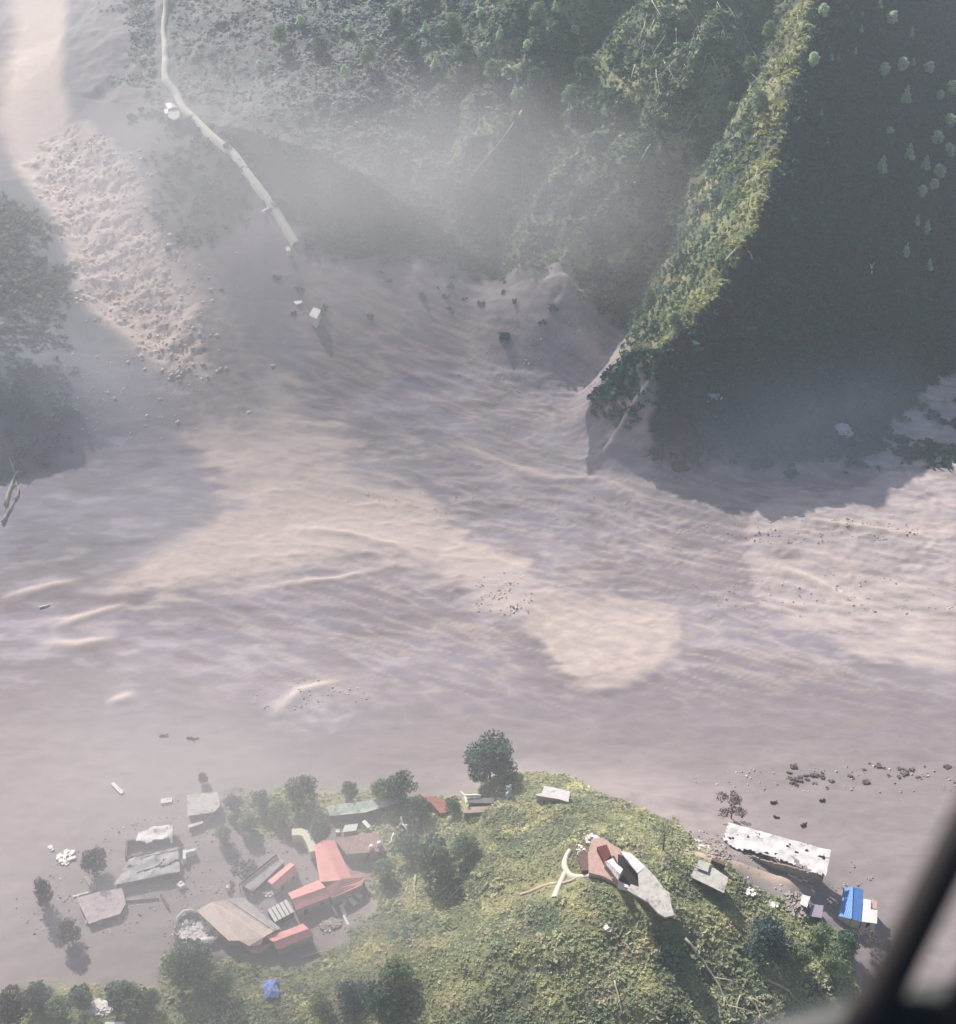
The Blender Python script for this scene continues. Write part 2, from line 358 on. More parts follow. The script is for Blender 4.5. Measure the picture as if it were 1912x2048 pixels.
for poly, k in [(mp([(900,1130),(1060,1130),(1060,1240),(960,1270),(920,1200)]), .6), (mp([(1080,640),(1250,720),(1300,800),(1100,840),(900,760),(950,660)], 3), .5),
                (mp([(540,1420),(590,1370),(700,1370),(700,1440),(600,1450)]), .6), (mp([(1250,1740),(1500,1690),(1640,1790),(1560,1850),(1400,1800)]), .3)]:
    sd = poly_field(poly, X + 6*n_b, Y + 5*n_d); col = paint(col, MUD_PALE, sstep(-4, 6, sd) * k * (.6 + .8*n_d))
brd = (1 - np.abs(fbm((X + 9*fbm(X/45., Y/45., 41, 2))/30., (Y + .4*X)/6.5, 56, 3)))**6
col = paint(col, MUD_TAN*1.08, mid * sstep(-140, -40, X) * brd * .5)
lowdark = sstep(300, 262, Y + 12*n_c + 8*n_a); col = paint(col, lin(156,144,141), lowdark*.7)
bank = sstep(1.5, 7, Z) * sstep(-60, -90, X) * sstep(400, 425, Y)
col = paint(col, lin(134,130,134), bank * (.75 + .3*n_d)); col = paint(col, lin(104,108,112), bank * sstep(-138, -158, X + 6*n_d) * (Y < 575) * .9)
chute = poly_field(CHUTE, X + 3*n_a, Y); col = paint(col, MUD_TAN*1.08, sstep(-3, 5, chute) * .95)
bould = poly_field(BOULDERY, X + 3*n_d, Y); col = paint(col, MUD_TAN*1.12, sstep(-4, 3, bould) * .85)
gr = paint(np.tile(FOREST, (len(X), 1)), GRASS, sstep(-.3, .5, fbm(X/22., Y/22., 91, 3)))
gr = paint(gr, GRASS_Y, sstep(.0, .6, fbm(X/14., Y/14., 93, 3) + .25*(Y < 380)) * .8)
gr = paint(gr, SOIL, sstep(.25, .7, fbm(X/7., Y/9., 95, 4)) * .5)
hazed = sstep(60, -60, X + .3*(Y-500)) * (Y > 400); gr = paint(gr, HAZE_GREY*1.15, hazed * .75)  # ground greyed towards the left, haze painted into its colour
dB, sB, zB_, uB = line_field(R_BIG, X, Y); wall = np.maximum(sstep(.1, .4, sB) * sstep(0, 5, dB), (X > 60) * (Y < R_BIG[0][1])) * (Y > 380) * 1.5; gr = paint(gr, np.array(lin(16,38,36)), wall*.6)  # lee side of the big ridge painted darker, shade put into the ground colour
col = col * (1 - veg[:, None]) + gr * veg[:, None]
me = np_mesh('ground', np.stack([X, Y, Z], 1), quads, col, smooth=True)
va = me.attributes.new('veg', 'FLOAT', 'POINT'); va.data.foreach_set('value', veg.astype(np.float32))
gm, nt, b = new_mat('ground_soil'); L = nt.links.new
a = N(nt, 'ShaderNodeVertexColor', layer_name='col'); av = N(nt, 'ShaderNodeAttribute', attribute_name='veg')
tc = N(nt, 'ShaderNodeTexCoord'); co = tc.outputs['Object']
mpn = N(nt, 'ShaderNodeMapping'); mpn.inputs['Scale'].default_value = (.5, 1, 1); mpn.inputs['Rotation'].default_value = (0, 0, .25); L(co, mpn.inputs[0])
n1 = N(nt, 'ShaderNodeTexNoise'); n1.inputs['Scale'].default_value = .35; n1.inputs['Detail'].default_value = 9; n1.inputs['Distortion'].default_value = .8; n1.inputs['Roughness'].default_value = .68; L(mpn.outputs[0], n1.inputs['Vector'])
n2 = N(nt, 'ShaderNodeTexNoise'); n2.inputs['Scale'].default_value = .7; n2.inputs['Detail'].default_value = 8; n2.inputs['Roughness'].default_value = .7; L(co, n2.inputs['Vector'])
mr = N(nt, 'ShaderNodeMapRange'); mr.inputs[1].default_value = .3; mr.inputs[2].default_value = .7; mr.inputs[3].default_value = .9; mr.inputs[4].default_value = 1.09; L(n1.outputs[0], mr.inputs[0])
mr2 = N(nt, 'ShaderNodeMapRange'); mr2.inputs[1].default_value = .3; mr2.inputs[2].default_value = .7; mr2.inputs[3].default_value = .6; mr2.inputs[4].default_value = 1.35; L(n2.outputs[0], mr2.inputs[0])
mxf = N(nt, 'ShaderNodeMix', data_type='FLOAT'); L(av.outputs['Fac'], mxf.inputs[0]); L(mr.outputs[0], mxf.inputs[2]); L(mr2.outputs[0], mxf.inputs[3])
mul = N(nt, 'ShaderNodeVectorMath', operation='SCALE'); L(a.outputs[0], mul.inputs[0]); L(mxf.outputs[0], mul.inputs['Scale']); L(mul.outputs[0], b.inputs['Base Color'])
b.inputs['Roughness'].default_value = .85; b.inputs['Specular IOR Level'].default_value = .25
hm = N(nt, 'ShaderNodeMix', data_type='FLOAT'); L(av.outputs['Fac'], hm.inputs[0]); L(n1.outputs[0], hm.inputs[2]); L(n2.outputs[0], hm.inputs[3])
st = N(nt, 'ShaderNodeMapRange'); st.inputs[3].default_value = .09; st.inputs[4].default_value = 1.0; L(av.outputs['Fac'], st.inputs[0])
bp = N(nt, 'ShaderNodeBump'); bp.inputs['Distance'].default_value = 1.6; L(st.outputs[0], bp.inputs['Strength']); L(hm.outputs[0], bp.inputs['Height']); L(bp.outputs[0], b.inputs['Normal'])
ground = mesh_obj('ground', me, gm); tag(ground, 'grey and tan mud valley floor with overgrown slopes', kind='structure')
# ---------------------------------------------------------------- undergrowth (leaf clumps that follow the ground)
rng = np.random.default_rng(7)
def clumps(name, label, px, py, size, colr, nleaf=12, flat=.6, leaf=.42, jit=.35, aspect=1.7, kind='stuff', up=1.0):
    """leafy clumps at map points; every clump is a handful of small leaf faces"""
    n = len(px); pz = height(px, py)
    u = rng.normal(size=(n, nleaf, 3)); u /= np.linalg.norm(u, axis=2, keepdims=True) + 1e-9
    u[..., 2] = np.abs(u[..., 2]) * flat; u *= rng.uniform(.35, 1, (n, nleaf, 1))
    ctr = np.stack([px, py, pz], 1)[:, None, :] + u * size[:, None, None] * .55
    a = rng.normal(size=(n, nleaf, 3)); a[..., 2] *= .5; a /= np.linalg.norm(a, axis=2, keepdims=True)
    b = rng.normal(size=(n, nleaf, 3)); b[..., 2] *= up; a[..., 2] *= up; a /= np.linalg.norm(a, axis=2, keepdims=True); b -= a * (a*b).sum(2, keepdims=True); b /= np.linalg.norm(b, axis=2, keepdims=True)
    s = size[:, None, None] * leaf * rng.uniform(.6, 1.2, (n, nleaf, 1)); a = a * s * aspect * .5; b = b * s * .5
    v = np.stack([ctr-a-b*.4, ctr+b, ctr+a-b*.2, ctr-b], 2).reshape(-1, 3)
    q = np.arange(len(v)).reshape(-1, 4)
    c = colr[:, None, :] * rng.uniform(1-jit, 1+jit, (n, nleaf, 1)); c = np.repeat(c.reshape(-1, 3), 4, axis=0)
    o = mesh_obj(name, np_mesh(name, v, q, c), LEAF)
    return tag(o, label, kind=kind)
def sample(n, x0, x1, y0, y1, thr=.45, f=None):
    x = rng.uniform(x0, x1, n); y = rng.uniform(y0, y1, n); m = veg_mask(x, y)
    k = rng.uniform(size=n) < sstep(thr-.25, thr+.25, m)
    if f is not None: k &= f(x, y)
    return x[k], y[k]
def keep_off(x, y):
    k = np.ones(len(x), bool)
    for l in FOOTPATHS: k &= line_field([G(a, b_)[:2] + (0,) if False else (*G(a, b_)[:2], 0) for a, b_ in l], x, y)[0] > 1.7
    for poly, r in CLEAR: k &= poly_field(poly, x, y) < r
    return k
CLEAR = []
FOOTPATHS = [[(1130,1745),(1115,1775),(1108,1795)],[(1185,1750),(1150,1758),(1128,1745),(1125,1720),(1140,1700)],[(1150,1758),(1130,1770),(1100,1765),(1040,1790)]]
for ppx, z, r in [([(1175,1690),(1242,1700),(1330,1780),(1350,1835),(1315,1835),(1180,1745)], 25, .5),
               ([(393,1821),(457,1798),(600,1840),(640,1870),(560,1900),(450,1885)], 2, 1.5),
               ([(530,1765),(590,1720),(640,1750),(700,1740),(735,1750),(720,1780),(600,1825),(550,1845),(520,1820)], 2, 1.5),
               ([(610,1690),(670,1675),(770,1660),(780,1700),(700,1745),(640,1750)], 2, 1.5),
               ([(1380,1715),(1460,1735),(1450,1790),(1380,1760)], 3, .5), ([(440,1700),(560,1700),(500,1800),(430,1790)], 2, 0),
               ([(1670,1770),(1760,1790),(1760,1850),(1670,1840)], 2, .5), ([(1560,1780),(1650,1800),(1650,1845),(1560,1830)], 1, .5),
               ([(350,1800),(430,1815),(450,1890),(350,1885)], 2, 0), ([(640,1600),(760,1590),(760,1640),(640,1645)], 1, 0)]:
    CLEAR.append((mp(ppx, z), r))
cg = lambda x, y, seed, A, B, Cc: (lambda t, u: (A[None]*(1-t)+B[None]*t)*(1-u) + Cc[None]*u)(sstep(-.45, .45, fbm(x/19., y/19., seed, 3))[:, None], (sstep(.05, .7, fbm(x/11., y/11., seed+1, 3)) * .9)[:, None])
HG = np.array(lin(150,154,112)); HD = np.array(lin(122,130,92)); HY = np.array(lin(184,178,124)); HB = np.array(lin(168,158,124))
x, y = sample(52000, -95, 150, 165, 300, f=keep_off)
c = cg(x, y, 201, HD, HG, HY); c *= rng.uniform(.9, 1.1, (len(x), 1))
t = sstep(.1, .6, fbm(x/9., y/9., 222, 3))[:, None]*.75; c = c*(1-t) + HB*t
rt = sstep(55, 110, x)[:, None]*.5; c = c*(1-rt) + np.array(lin(112,144,88))*rt
c = np.minimum(c*1.62*.78 + c.mean(1, keepdims=True)*.36, .8)
clumps('undergrowth', 'olive green scrub and grass covering the near hill', x, y, rng.uniform(.5, 1.25, len(x)) * (1 + .8*(fbm(x/8., y/8., 231, 2) > .35)), c, nleaf=9, jit=.18, up=.4)
x, y = sample(72000, -240, 240, 400, 760, thr=.35)
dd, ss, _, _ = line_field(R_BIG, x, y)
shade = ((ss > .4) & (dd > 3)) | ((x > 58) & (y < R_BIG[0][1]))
c = cg(x, y, 241, np.array(lin(70,98,78)), np.array(lin(116,140,108)), np.array(lin(158,168,122)))
haze_tint = (sstep(60, -60, x)*.85)[:, None]; c = c*(1-haze_tint) + np.array(lin(168,172,174))*haze_tint  # leaves paler and greyer towards the left, standing in for haze
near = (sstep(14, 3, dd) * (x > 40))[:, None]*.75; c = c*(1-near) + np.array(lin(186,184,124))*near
c[shade] = c[shade]*0.06 + np.array(lin(24,74,62))*.94  # scrub on the lee side gets a dark leaf colour to deepen the shade
td = line_field(R_TRACK, x, y)[0]; lf = (sstep(-110, -150, x) * (y < 600) * .8)[:, None]; c = c*(1-lf) + np.array(lin(112,122,122))*lf
k = (td > 4.5) & ((rng.uniform(size=len(x)) < .3 + .7*sstep(-110, -30, x)) | (x < -150))
x, y, c, shade = x[k], y[k], c[k], shade[k]
k = ~shade | (rng.uniform(size=len(x)) < .7)
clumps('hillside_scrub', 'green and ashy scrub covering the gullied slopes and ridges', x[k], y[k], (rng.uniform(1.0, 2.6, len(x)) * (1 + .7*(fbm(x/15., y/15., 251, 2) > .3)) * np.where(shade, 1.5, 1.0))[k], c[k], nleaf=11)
# boulder field rubble
n = 5000; x = rng.uniform(-190, -70, n); y = rng.uniform(400, 600, n)
k = poly_field(BOULDERY, x + 9*noise(x/13., y/13., 13), y + 6*noise(x/10., y/10., 15)) > rng.uniform(-5, 6, n); k |= (rng.uniform(size=n) < .035) & (poly_field(BOULDERY, x, y) > -26) & (y < 520)
x, y = x[k], y[k]
def rocks(name, label, x, y, size, c):
    base = np.array([(-.5,-.5,-.4),(.5,-.5,-.4),(.5,.5,-.4),(-.5,.5,-.4),(-.34,-.34,.32),(.34,-.34,.4),(.34,.34,.3),(-.34,.34,.36)])
    n = len(x); v = base[None] * (1 + rng.uniform(-.3, .3, (n, 8, 3))); v = v * size[:, None, None] * rng.uniform(.6, 1.3, (n, 1, 3)) * np.array([1,1,.8])
    a = rng.uniform(0, 6.28, n); ca, sa = np.cos(a)[:, None], np.sin(a)[:, None]
    vx = v[..., 0]*ca - v[..., 1]*sa; vy = v[..., 0]*sa + v[..., 1]*ca
    v = np.stack([vx + x[:, None], vy + y[:, None], v[..., 2] + height(x, y)[:, None]], -1).reshape(-1, 3)
    f = np.array([(4,5,6,7),(0,1,5,4),(1,2,6,5),(2,3,7,6),(3,0,4,7)]); q = (np.arange(n)[:, None, None]*8 + f[None]).reshape(-1, 4)
    cc = np.repeat(c * rng.uniform(.75, 1.15, (n, 1)), 8, axis=0)
    o = mesh_obj(name, np_mesh(name, v, q, cc), LEAFROCK); return tag(o, label, kind='stuff')
LEAFROCK, nt, b = new_mat('rock'); a = N(nt, 'ShaderNodeVertexColor', layer_name='col'); nt.links.new(a.outputs[0], b.inputs['Base Color']); b.inputs['Roughness'].default_value = .9
rocks('rubble', 'pale boulders choking the bend of the chute', x, y, rng.uniform(.4, 1.6, len(x))**1.3, np.tile(MUD_TAN*1.15, (len(x), 1)))
# ---------------------------------------------------------------- trees
def tree_meshes(seed, h, r, kind, colA, colB, nl=1500, leaf=.55):
    g = np.random.default_rng(seed); rn = random.Random(seed); tb = MB(); blobs = []
    ch = {'round': .30, 'cone': .12, 'sparse': .4, 'column': .1}[kind]
    top = Vector((g.normal()*.03*h, g.normal()*.03*h, h*.82))
    tb.tube([(0,0,-.6), (top.x*.2, top.y*.2, h*.25), (top.x*.6, top.y*.6, h*.55), top], [h*.028, h*.022, h*.014, h*.005], 7)
    nb = {'round': 11, 'cone': 12, 'sparse': 9, 'column': 9}[kind]
    for i in range(nb):
        t = (i + .5)/nb; a = i*2.4 + rn.uniform(-.4, .4)
        if kind == 'round': z = h*(ch + .62*t); rad = r*.62*math.sin(math.pi*(.18+.72*t))**.8; br = r*rn.uniform(.34, .5)
        elif kind == 'cone': z = h*(ch + .82*t); rad = r*.7*(1-t)**1.1; br = r*(.50*(1-t)+.16)
        elif kind == 'column': z = h*(ch + .84*t); rad = r*.4*math.sin(math.pi*(.15+.75*t)); br = r*rn.uniform(.5, .7)
        else: z = h*(ch + .55*t); rad = r*rn.uniform(.35, .85); br = r*rn.uniform(.22, .34)
        p = Vector((rad*math.cos(a), rad*math.sin(a), z)); blobs.append((p, br))
        s = Vector((top.x*z/h*.6, top.y*z/h*.6, z*.68)); tb.tube([s, s.lerp(p, .6) + Vector((0,0,.03*h)), p], [h*.009, h*.006, h*.002], 5)
    blobs.append((Vector((top.x, top.y, h*.9)), r*({'cone': .14}.get(kind, .38))))
    wts = np.array([b[1]**2 for b in blobs]); wts /= wts.sum(); idx = g.choice(len(blobs), nl, p=wts)
    bc = np.array([tuple(b[0]) for b in blobs])[idx]; br = np.array([b[1] for b in blobs])[idx]
    u = g.normal(size=(nl, 3)); u /= np.linalg.norm(u, axis=1, keepdims=True); u[:, 2] *= .8
    ctr = bc + u * br[:, None] * g.uniform(.55, 1.12, (nl, 1))
    a = g.normal(size=(nl, 3)); a /= np.linalg.norm(a, axis=1, keepdims=True)
    b = g.normal(size=(nl, 3)); b -= a*(a*b).sum(1, keepdims=True); b /= np.linalg.norm(b, axis=1, keepdims=True)
    s = leaf * g.uniform(.5, 1.2, (nl, 1)); a *= s*.8; b *= s*.5
    v = np.stack([ctr-a, ctr-b, ctr+a, ctr+b], 1).reshape(-1, 3)
    bcn = g.uniform(0, 1, len(blobs))[idx][:, None]; c = np.minimum((np.array(colA)*(1-bcn) + np.array(colB)*bcn) * g.uniform(.7, 1.3, (nl, 1)) * 1.35, .85)
    crown = np_mesh('crown', v, np.arange(nl*4).reshape(-1, 4), np.repeat(c, 4, axis=0)); crown.materials.append(LEAF)
    tm = bpy.data.meshes.new('trunk'); tm.from_pydata(tb.v, [], tb.f); tm.update(); tm.materials.append(BARK)
    return crown, tm, h, r
BARK = mat('bark', lin(104,92,80), .9, .3, 2.0, .3)
BONE = mat('bare_wood', lin(186,178,156), .8, .2, 2.0, .2)
dk, md, lt, ol, br_ = lin(70,88,76), lin(108,128,102), lin(196,214,180), lin(142,150,112), lin(122,108,100)
PR = {'big': tree_meshes(1, 13, 7.8, 'round', dk, lin(98,118,112), 5200, .6),
      'round': tree_meshes(2, 8, 4, 'round', md, dk, 1700, .5), 'round2': tree_meshes(3, 7, 3.6, 'round', ol, md, 1500, .5),
      'dark': tree_meshes(4, 6.5, 3.2, 'round', lin(78,72,68), lin(104,98,92), 1600, .42),
      'sparse': tree_meshes(5, 8, 4.2, 'sparse', br_, lin(120,106,98), 900, .4),
      'thin': tree_meshes(6, 8, 3.4, 'sparse', br_, ol, 320, .35),
      'cone': tree_meshes(7, 9, 2.4, 'cone', lt, lin(150,176,146), 1300, .42), 'pale': tree_meshes(8, 7, 2.6, 'round', lt, lin(160,184,150), 1300, .45),
      'slope': tree_meshes(9, 9, 3.4, 'round', lin(108,128,100), lin(140,156,116), 1500, .5), 'column': tree_meshes(10, 9.5, 2.3, 'column', lin(70,62,64), lin(92,84,86), 1500, .4),
      'bush': tree_meshes(11, 4.5, 3.8, 'round', lin(62,80,78), lin(92,108,104), 1900, .42)}
def tree(name, proto, px, py, label, cat='tree', group=None, sc=1.0, rot=None):
    crown, trunk, h, r = PR[proto]
    q = G(px, py, .58*h*sc); gz = hz1(q.x, q.y)
    t = thing(name, label, cat, (q.x, q.y, gz), group)
    t.scale = (sc, sc, sc); t.rotation_euler = (0, 0, rot if rot is not None else (px*7.13 + py*3.7) % 6.28)
    for nm, me_ in (('crown', crown), ('trunk', trunk)):
        o = bpy.data.objects.new(nm, me_); C.objects.link(o); o.parent = t
    return t
V = 'village_tree'
tree('broad_tree', 'big', 980, 1520, 'huge dark rounded tree at the top edge of the village, left of the hill', 'tree', sc=1.0)
tree('dark_tree', 'dark', 466, 1607, 'small round brown tree touching the right side of the flat grey roof', sc=.85)
tree('dark_tree', 'dark', 188, 1722, 'dark round tree left of the large cracked grey roof', sc=1.15)
tree('tall_dark_tree', 'column', 84, 1782, 'tall dark tree on two bare stems alone in the mud at the far left', sc=1.05)
tree('low_bush', 'dark', 138, 1862, 'low dark bush in bare mud below the tall two stemmed tree', 'bush', sc=1.0)
tree('sparse_brown_tree', 'sparse', 1466, 1612, 'leafless looking brown tree just behind the long white roof', sc=1.05)
tree('thin_tree', 'thin', 1330, 1672, 'thin nearly bare tree between the hill house and the long white roof', sc=1.2)
tree('dark_tree', 'dark', 406, 1556, 'tiny dark shrub on the mud above the flat grey roof', 'bush', sc=.5)
tree('blue_green_bush', 'bush', 1540, 1880, 'big dull blue green bush below the lilac shed', 'bush', sc=1.5)
for i, (a, b_, p, s, l) in enumerate([
    (602,1580,'round',1.15,'tallest tree in the row above the red roofed houses'), (560,1622,'round2',.9,'tree left of the pale green roof, below the tallest tree'),
    (520,1600,'round',.7,'small tree at the left end of the tree row above the red roofs'), (640,1660,'round',.8,'tree directly above the curved cream wall'),
    (765,1580,'round2',.95,'tree at the right end of the pale green roof'), (800,1572,'round',1.1,'dark tree above the row of white dots'),
    (835,1612,'round',.8,'tree between the right end of the pale green roof and the brick coloured ruin'), (448,1668,'round2',.7,'olive tree above the small white angled wall'),
    (870,1720,'round',1.5,'large grey green tree on the left foot of the hill'), (930,1690,'round2',1.1,'olive tree high on the left flank of the hill'),
    (815,1690,'round',1.0,'tree right of the brown roof with two white spots'), (770,1740,'round2',.9,'tree right of the red cross shaped roof'),
    (700,1580,'round',.65,'small tree behind the pale green roof'), (495,1645,'round2',.8,'tree below left of the tallest tree in the row'),
    (905,1610,'round',.6,'small tree at the foot of the huge dark tree')]):
    tree('village_tree', p, a, b_, l, group='trees among the village houses', sc=s)
for a, b_, p, s, l in [(375,1925,'round',1.5,'big soft tree at the bottom left, below the ruin with the white tank'), (430,1960,'round2',1.2,'tree just right of and below the big bottom left tree'),
    (22,2015,'dark',1.5,'dark tree in the bottom left corner'), (75,1992,'bush',1.0,'grey tree beside the dark corner tree at bottom left'),
    (120,2015,'round2',.9,'tree midway between the bottom left corner and the white ruin at the lower edge'), (160,1995,'round',.8,'tree just left of the white ruin at the lower edge'),
    (243,1990,'round',1.0,'dark tree standing over the right end of the white ruin at the lower edge'), (295,2000,'round',.8,'tree at the lower edge right of the white ruin'),
    (640,2010,'round2',.9,'round green tree at the lower edge right of the blue tarpaulin'), (705,1990,'bush',1.1,'pale bush right of the green trees at the lower edge'),
    (795,1945,'round2',1.2,'bright green tree at the left edge of the yellow green slope'), (760,2000,'round',1.1,'green tree below the bright green tree near the lower edge')]:
    tree('field_tree', p, a, b_, l, group='trees along the lower edge', sc=s)
for a, b_, p, s, l in [(1640,1870,'round2',.9,'round green tree below the lilac shed'), (1600,1910,'round2',.8,'green tree right of the big blue green bush'), (1695,1885,'round',.8,'green tree below the blue roof'),
    (1740,1875,'sparse',.7,'grey tree below the white building beside the blue roof'), (1660,1925,'round2',.8,'lowest green tree before the dark aircraft frame')]:
    tree('hill_foot_tree', p, a, b_, l, group='trees below the blue roof', sc=s)
# pale crowned trees on the shaded slope
ORD = ['first','second','third','fourth','fifth','sixth','seventh','eighth','ninth','tenth','eleventh','twelfth']
SL = [(1648,20,'pale',1.2),(1785,35,'pale',1.35),(1824,62,'cone',.8),(1723,55,'cone',.55),(1769,138,'pale',1.15),(1805,128,'pale',1.25),(1859,135,'pale',1.2),(1814,185,'cone',1.25),(1827,122,'cone',.6),(1627,118,'pale',1.2),
      (1663,112,'cone',.55),(1711,100,'cone',.5),(1880,190,'pale',1.0),(1906,175,'pale',1.5),(1779,263,'pale',.85),(1820,300,'cone',1.2),(1766,325,'cone',1.25),(1880,342,'pale',1.3),(1853,322,'cone',1.1),(1874,275,'pale',1.3),(1898,242,'pale',1.4),
      (1845,382,'pale',1.1),(1855,452,'cone',1.0),(1814,496,'cone',.9),(1835,437,'cone',.7),(1859,527,'cone',.9),(1655,282,'cone',.5),(1643,224,'cone',.5),(1900,300,'pale',1.3),(1760,5,'cone',.8),(1868,368,'pale',1.0)]
LB = {0:'pale tree at the top edge right beside the bright ridge',1:'largest pale crown near the top edge over the dark slope',4:'left one of three pale crowns in a row on the dark slope',5:'middle one of three pale crowns in a row on the dark slope',6:'right one of three pale crowns in a row on the dark slope',
      7:'pointed pale tree under the row of three crowns',9:'pale tree standing just off the right side of the bright ridge',16:'left one of two pointed pale trees halfway down the dark slope',15:'right one of two pointed pale trees halfway down the dark slope',14:'flat pale crown above the two pointed trees on the dark slope',
      23:'pointed pale tree low on the dark slope above the bare star shaped trunk',22:'pointed pale tree at the lower end of the line of trees by the right edge',25:'lowest pale tree by the right edge of the dark slope'}
for i, (a, b_, p, s) in enumerate(SL):
    g = 'pale crowned trees on the shaded slope'; edge = a > 1840
    if i in LB: l = LB[i]
    else:
        same = sorted([(q[1] if edge else q[0]) for j, q in enumerate(SL) if j not in LB and (q[0] > 1840) == edge])
        l = ('%s from the top of the pale trees clumped against the right edge' if edge else '%s from the left of the smaller pale trees scattered over the dark slope') % ORD[same.index(b_ if edge else a)]
    tree('slope_tree', p, a, b_, l, group=g if i in LB else (g + (' by the right edge' if edge else ', tiny')), sc=s*.78)
MS = [(560,70),(600,40),(640,90),(700,50),(735,110),(690,140),(790,30),(850,50),(905,45),(960,25),(930,100),(1000,60),(1075,25),(1055,90),(1070,150),(1030,180),(985,140),(1150,60),(1165,130),(870,120),(1140,190),(520,130),(820,90),(1110,10)]
for i, (a, b_) in enumerate(MS):
    nm = 'left part' if a < 760 else ('middle part' if a < 1010 else 'right part')
    tree('forest_tree', ['slope', 'pale', 'round', 'cone'][i % 4], a, b_, '%s tree from the left in the woods on the %s of the upper slopes' % (ORD[sorted(q[0] for q in MS if ('left part' if q[0] < 760 else ('middle part' if q[0] < 1010 else 'right part')) == nm).index(a)], nm), group='forest trees on the %s of the upper slopes' % nm, sc=[1.15, .8, 1.0, .75][i % 4])
for a, b_, s, l in [(1030,235,.7,'small tree by the upper end of the long white scar'),(1520,200,1.0,'olive tree on the sunny side of the bright ridge'),(1500,130,.9,'tall green tree on top of the bright ridge near the top edge'),(1540,60,1.0,'green tree on the bright ridge at the top edge'),
                    (1350,640,.8,'lowest green tree at the nose of the bright ridge'),(1440,520,.7,'tree on the bright ridge beside the bent white trunk'),(1300,590,.7,'tree on the left flank of the bright ridge, low down'),(1465,215,.6,'small pale tree in the gully left of the bright ridge')]:
    tree('ridge_tree', 'slope', a, b_, l, group='trees along the bright ridge', sc=s)
# bare trunks and branches
def trunk_thing(name, px, r, label, group, branches=3, seed=0, lift=.5, matr=None, col='trunk'):
    rn = random.Random(seed); pts = []
    for a, b_ in px:
        q = G(a, b_, lift); pts.append(Vector((q.x, q.y, q.z)))
    base = pts[0]; t = thing(name, label, 'bare tree', tuple(base), group); mb = MB()
    fine = []
    for i in range(len(pts)-1):
        for k in range(3): fine.append(pts[i].lerp(pts[i+1], k/3) + Vector((rn.uniform(-.2,.2), rn.uniform(-.2,.2), rn.uniform(0,.25))))
    fine.append(pts[-1]); n = len(fine)
    mb.tube(fine, [r*(1-.75*i/(n-1)) for i in range(n)], 6); mb.build('stem', matr or BONE, t, True)
    if branches:
        L = (pts[-1]-pts[0]).length
        for k in range(branches):
            i = rn.randint(n//3, n-2); d = (fine[i+1]-fine[i]).normalized()
            m2 = MB(); side = Vector((-d.y, d.x, .35)) * rn.choice((-1, 1)); e = fine[i] + (d*.8 + side*rn.uniform(.4, .9)) * L*rn.uniform(.15, .32)
            m2.tube([fine[i], fine[i].lerp(e, .5) + Vector((0,0,.3)), e], [r*.5, r*.35, r*.12], 5)
            e2 = fine[i].lerp(e, .5); m2.tube([e2, e2 + (d*.9 - side*.3)*L*.1], [r*.3, r*.1], 4)
            m2.build('branch', matr or BONE, t, True)
    return t
rn = random.Random(5)
gB = 'bare grey branches tangled on the ridge at the top'
for i in range(26):
    a = rn.uniform(1270, 1500); b_ = rn.uniform(-10, 150 - max(0, (a-1430))*.9); ang = math.radians(rn.choice([60, 70, 110, 125, 80]) + rn.uniform(-15, 15)); L = rn.uniform(45, 95)
    trunk_thing('bare_shrub', [(a, b_), (a - math.cos(ang)*L*.5 + rn.uniform(-6,6), b_ + math.sin(ang)*L*.5), (a - math.cos(ang)*L, b_ + math.sin(ang)*L)], .22, 'pale bare branch in the tangle on the ridge at the top', gB, 3, i, .8)
for i in range(14):
    a = rn.uniform(1340, 1440); b_ = rn.uniform(150, 240) ; L = rn.uniform(20, 45)
    trunk_thing('bare_shrub', [(a, b_), (a - L*.4, b_ + L*.5), (a - L*.6, b_ + L)], .2, 'thin whitish twig hanging down the gully edge below the branch tangle', 'whitish twigs along the gully edge', 2, 50+i, .6)
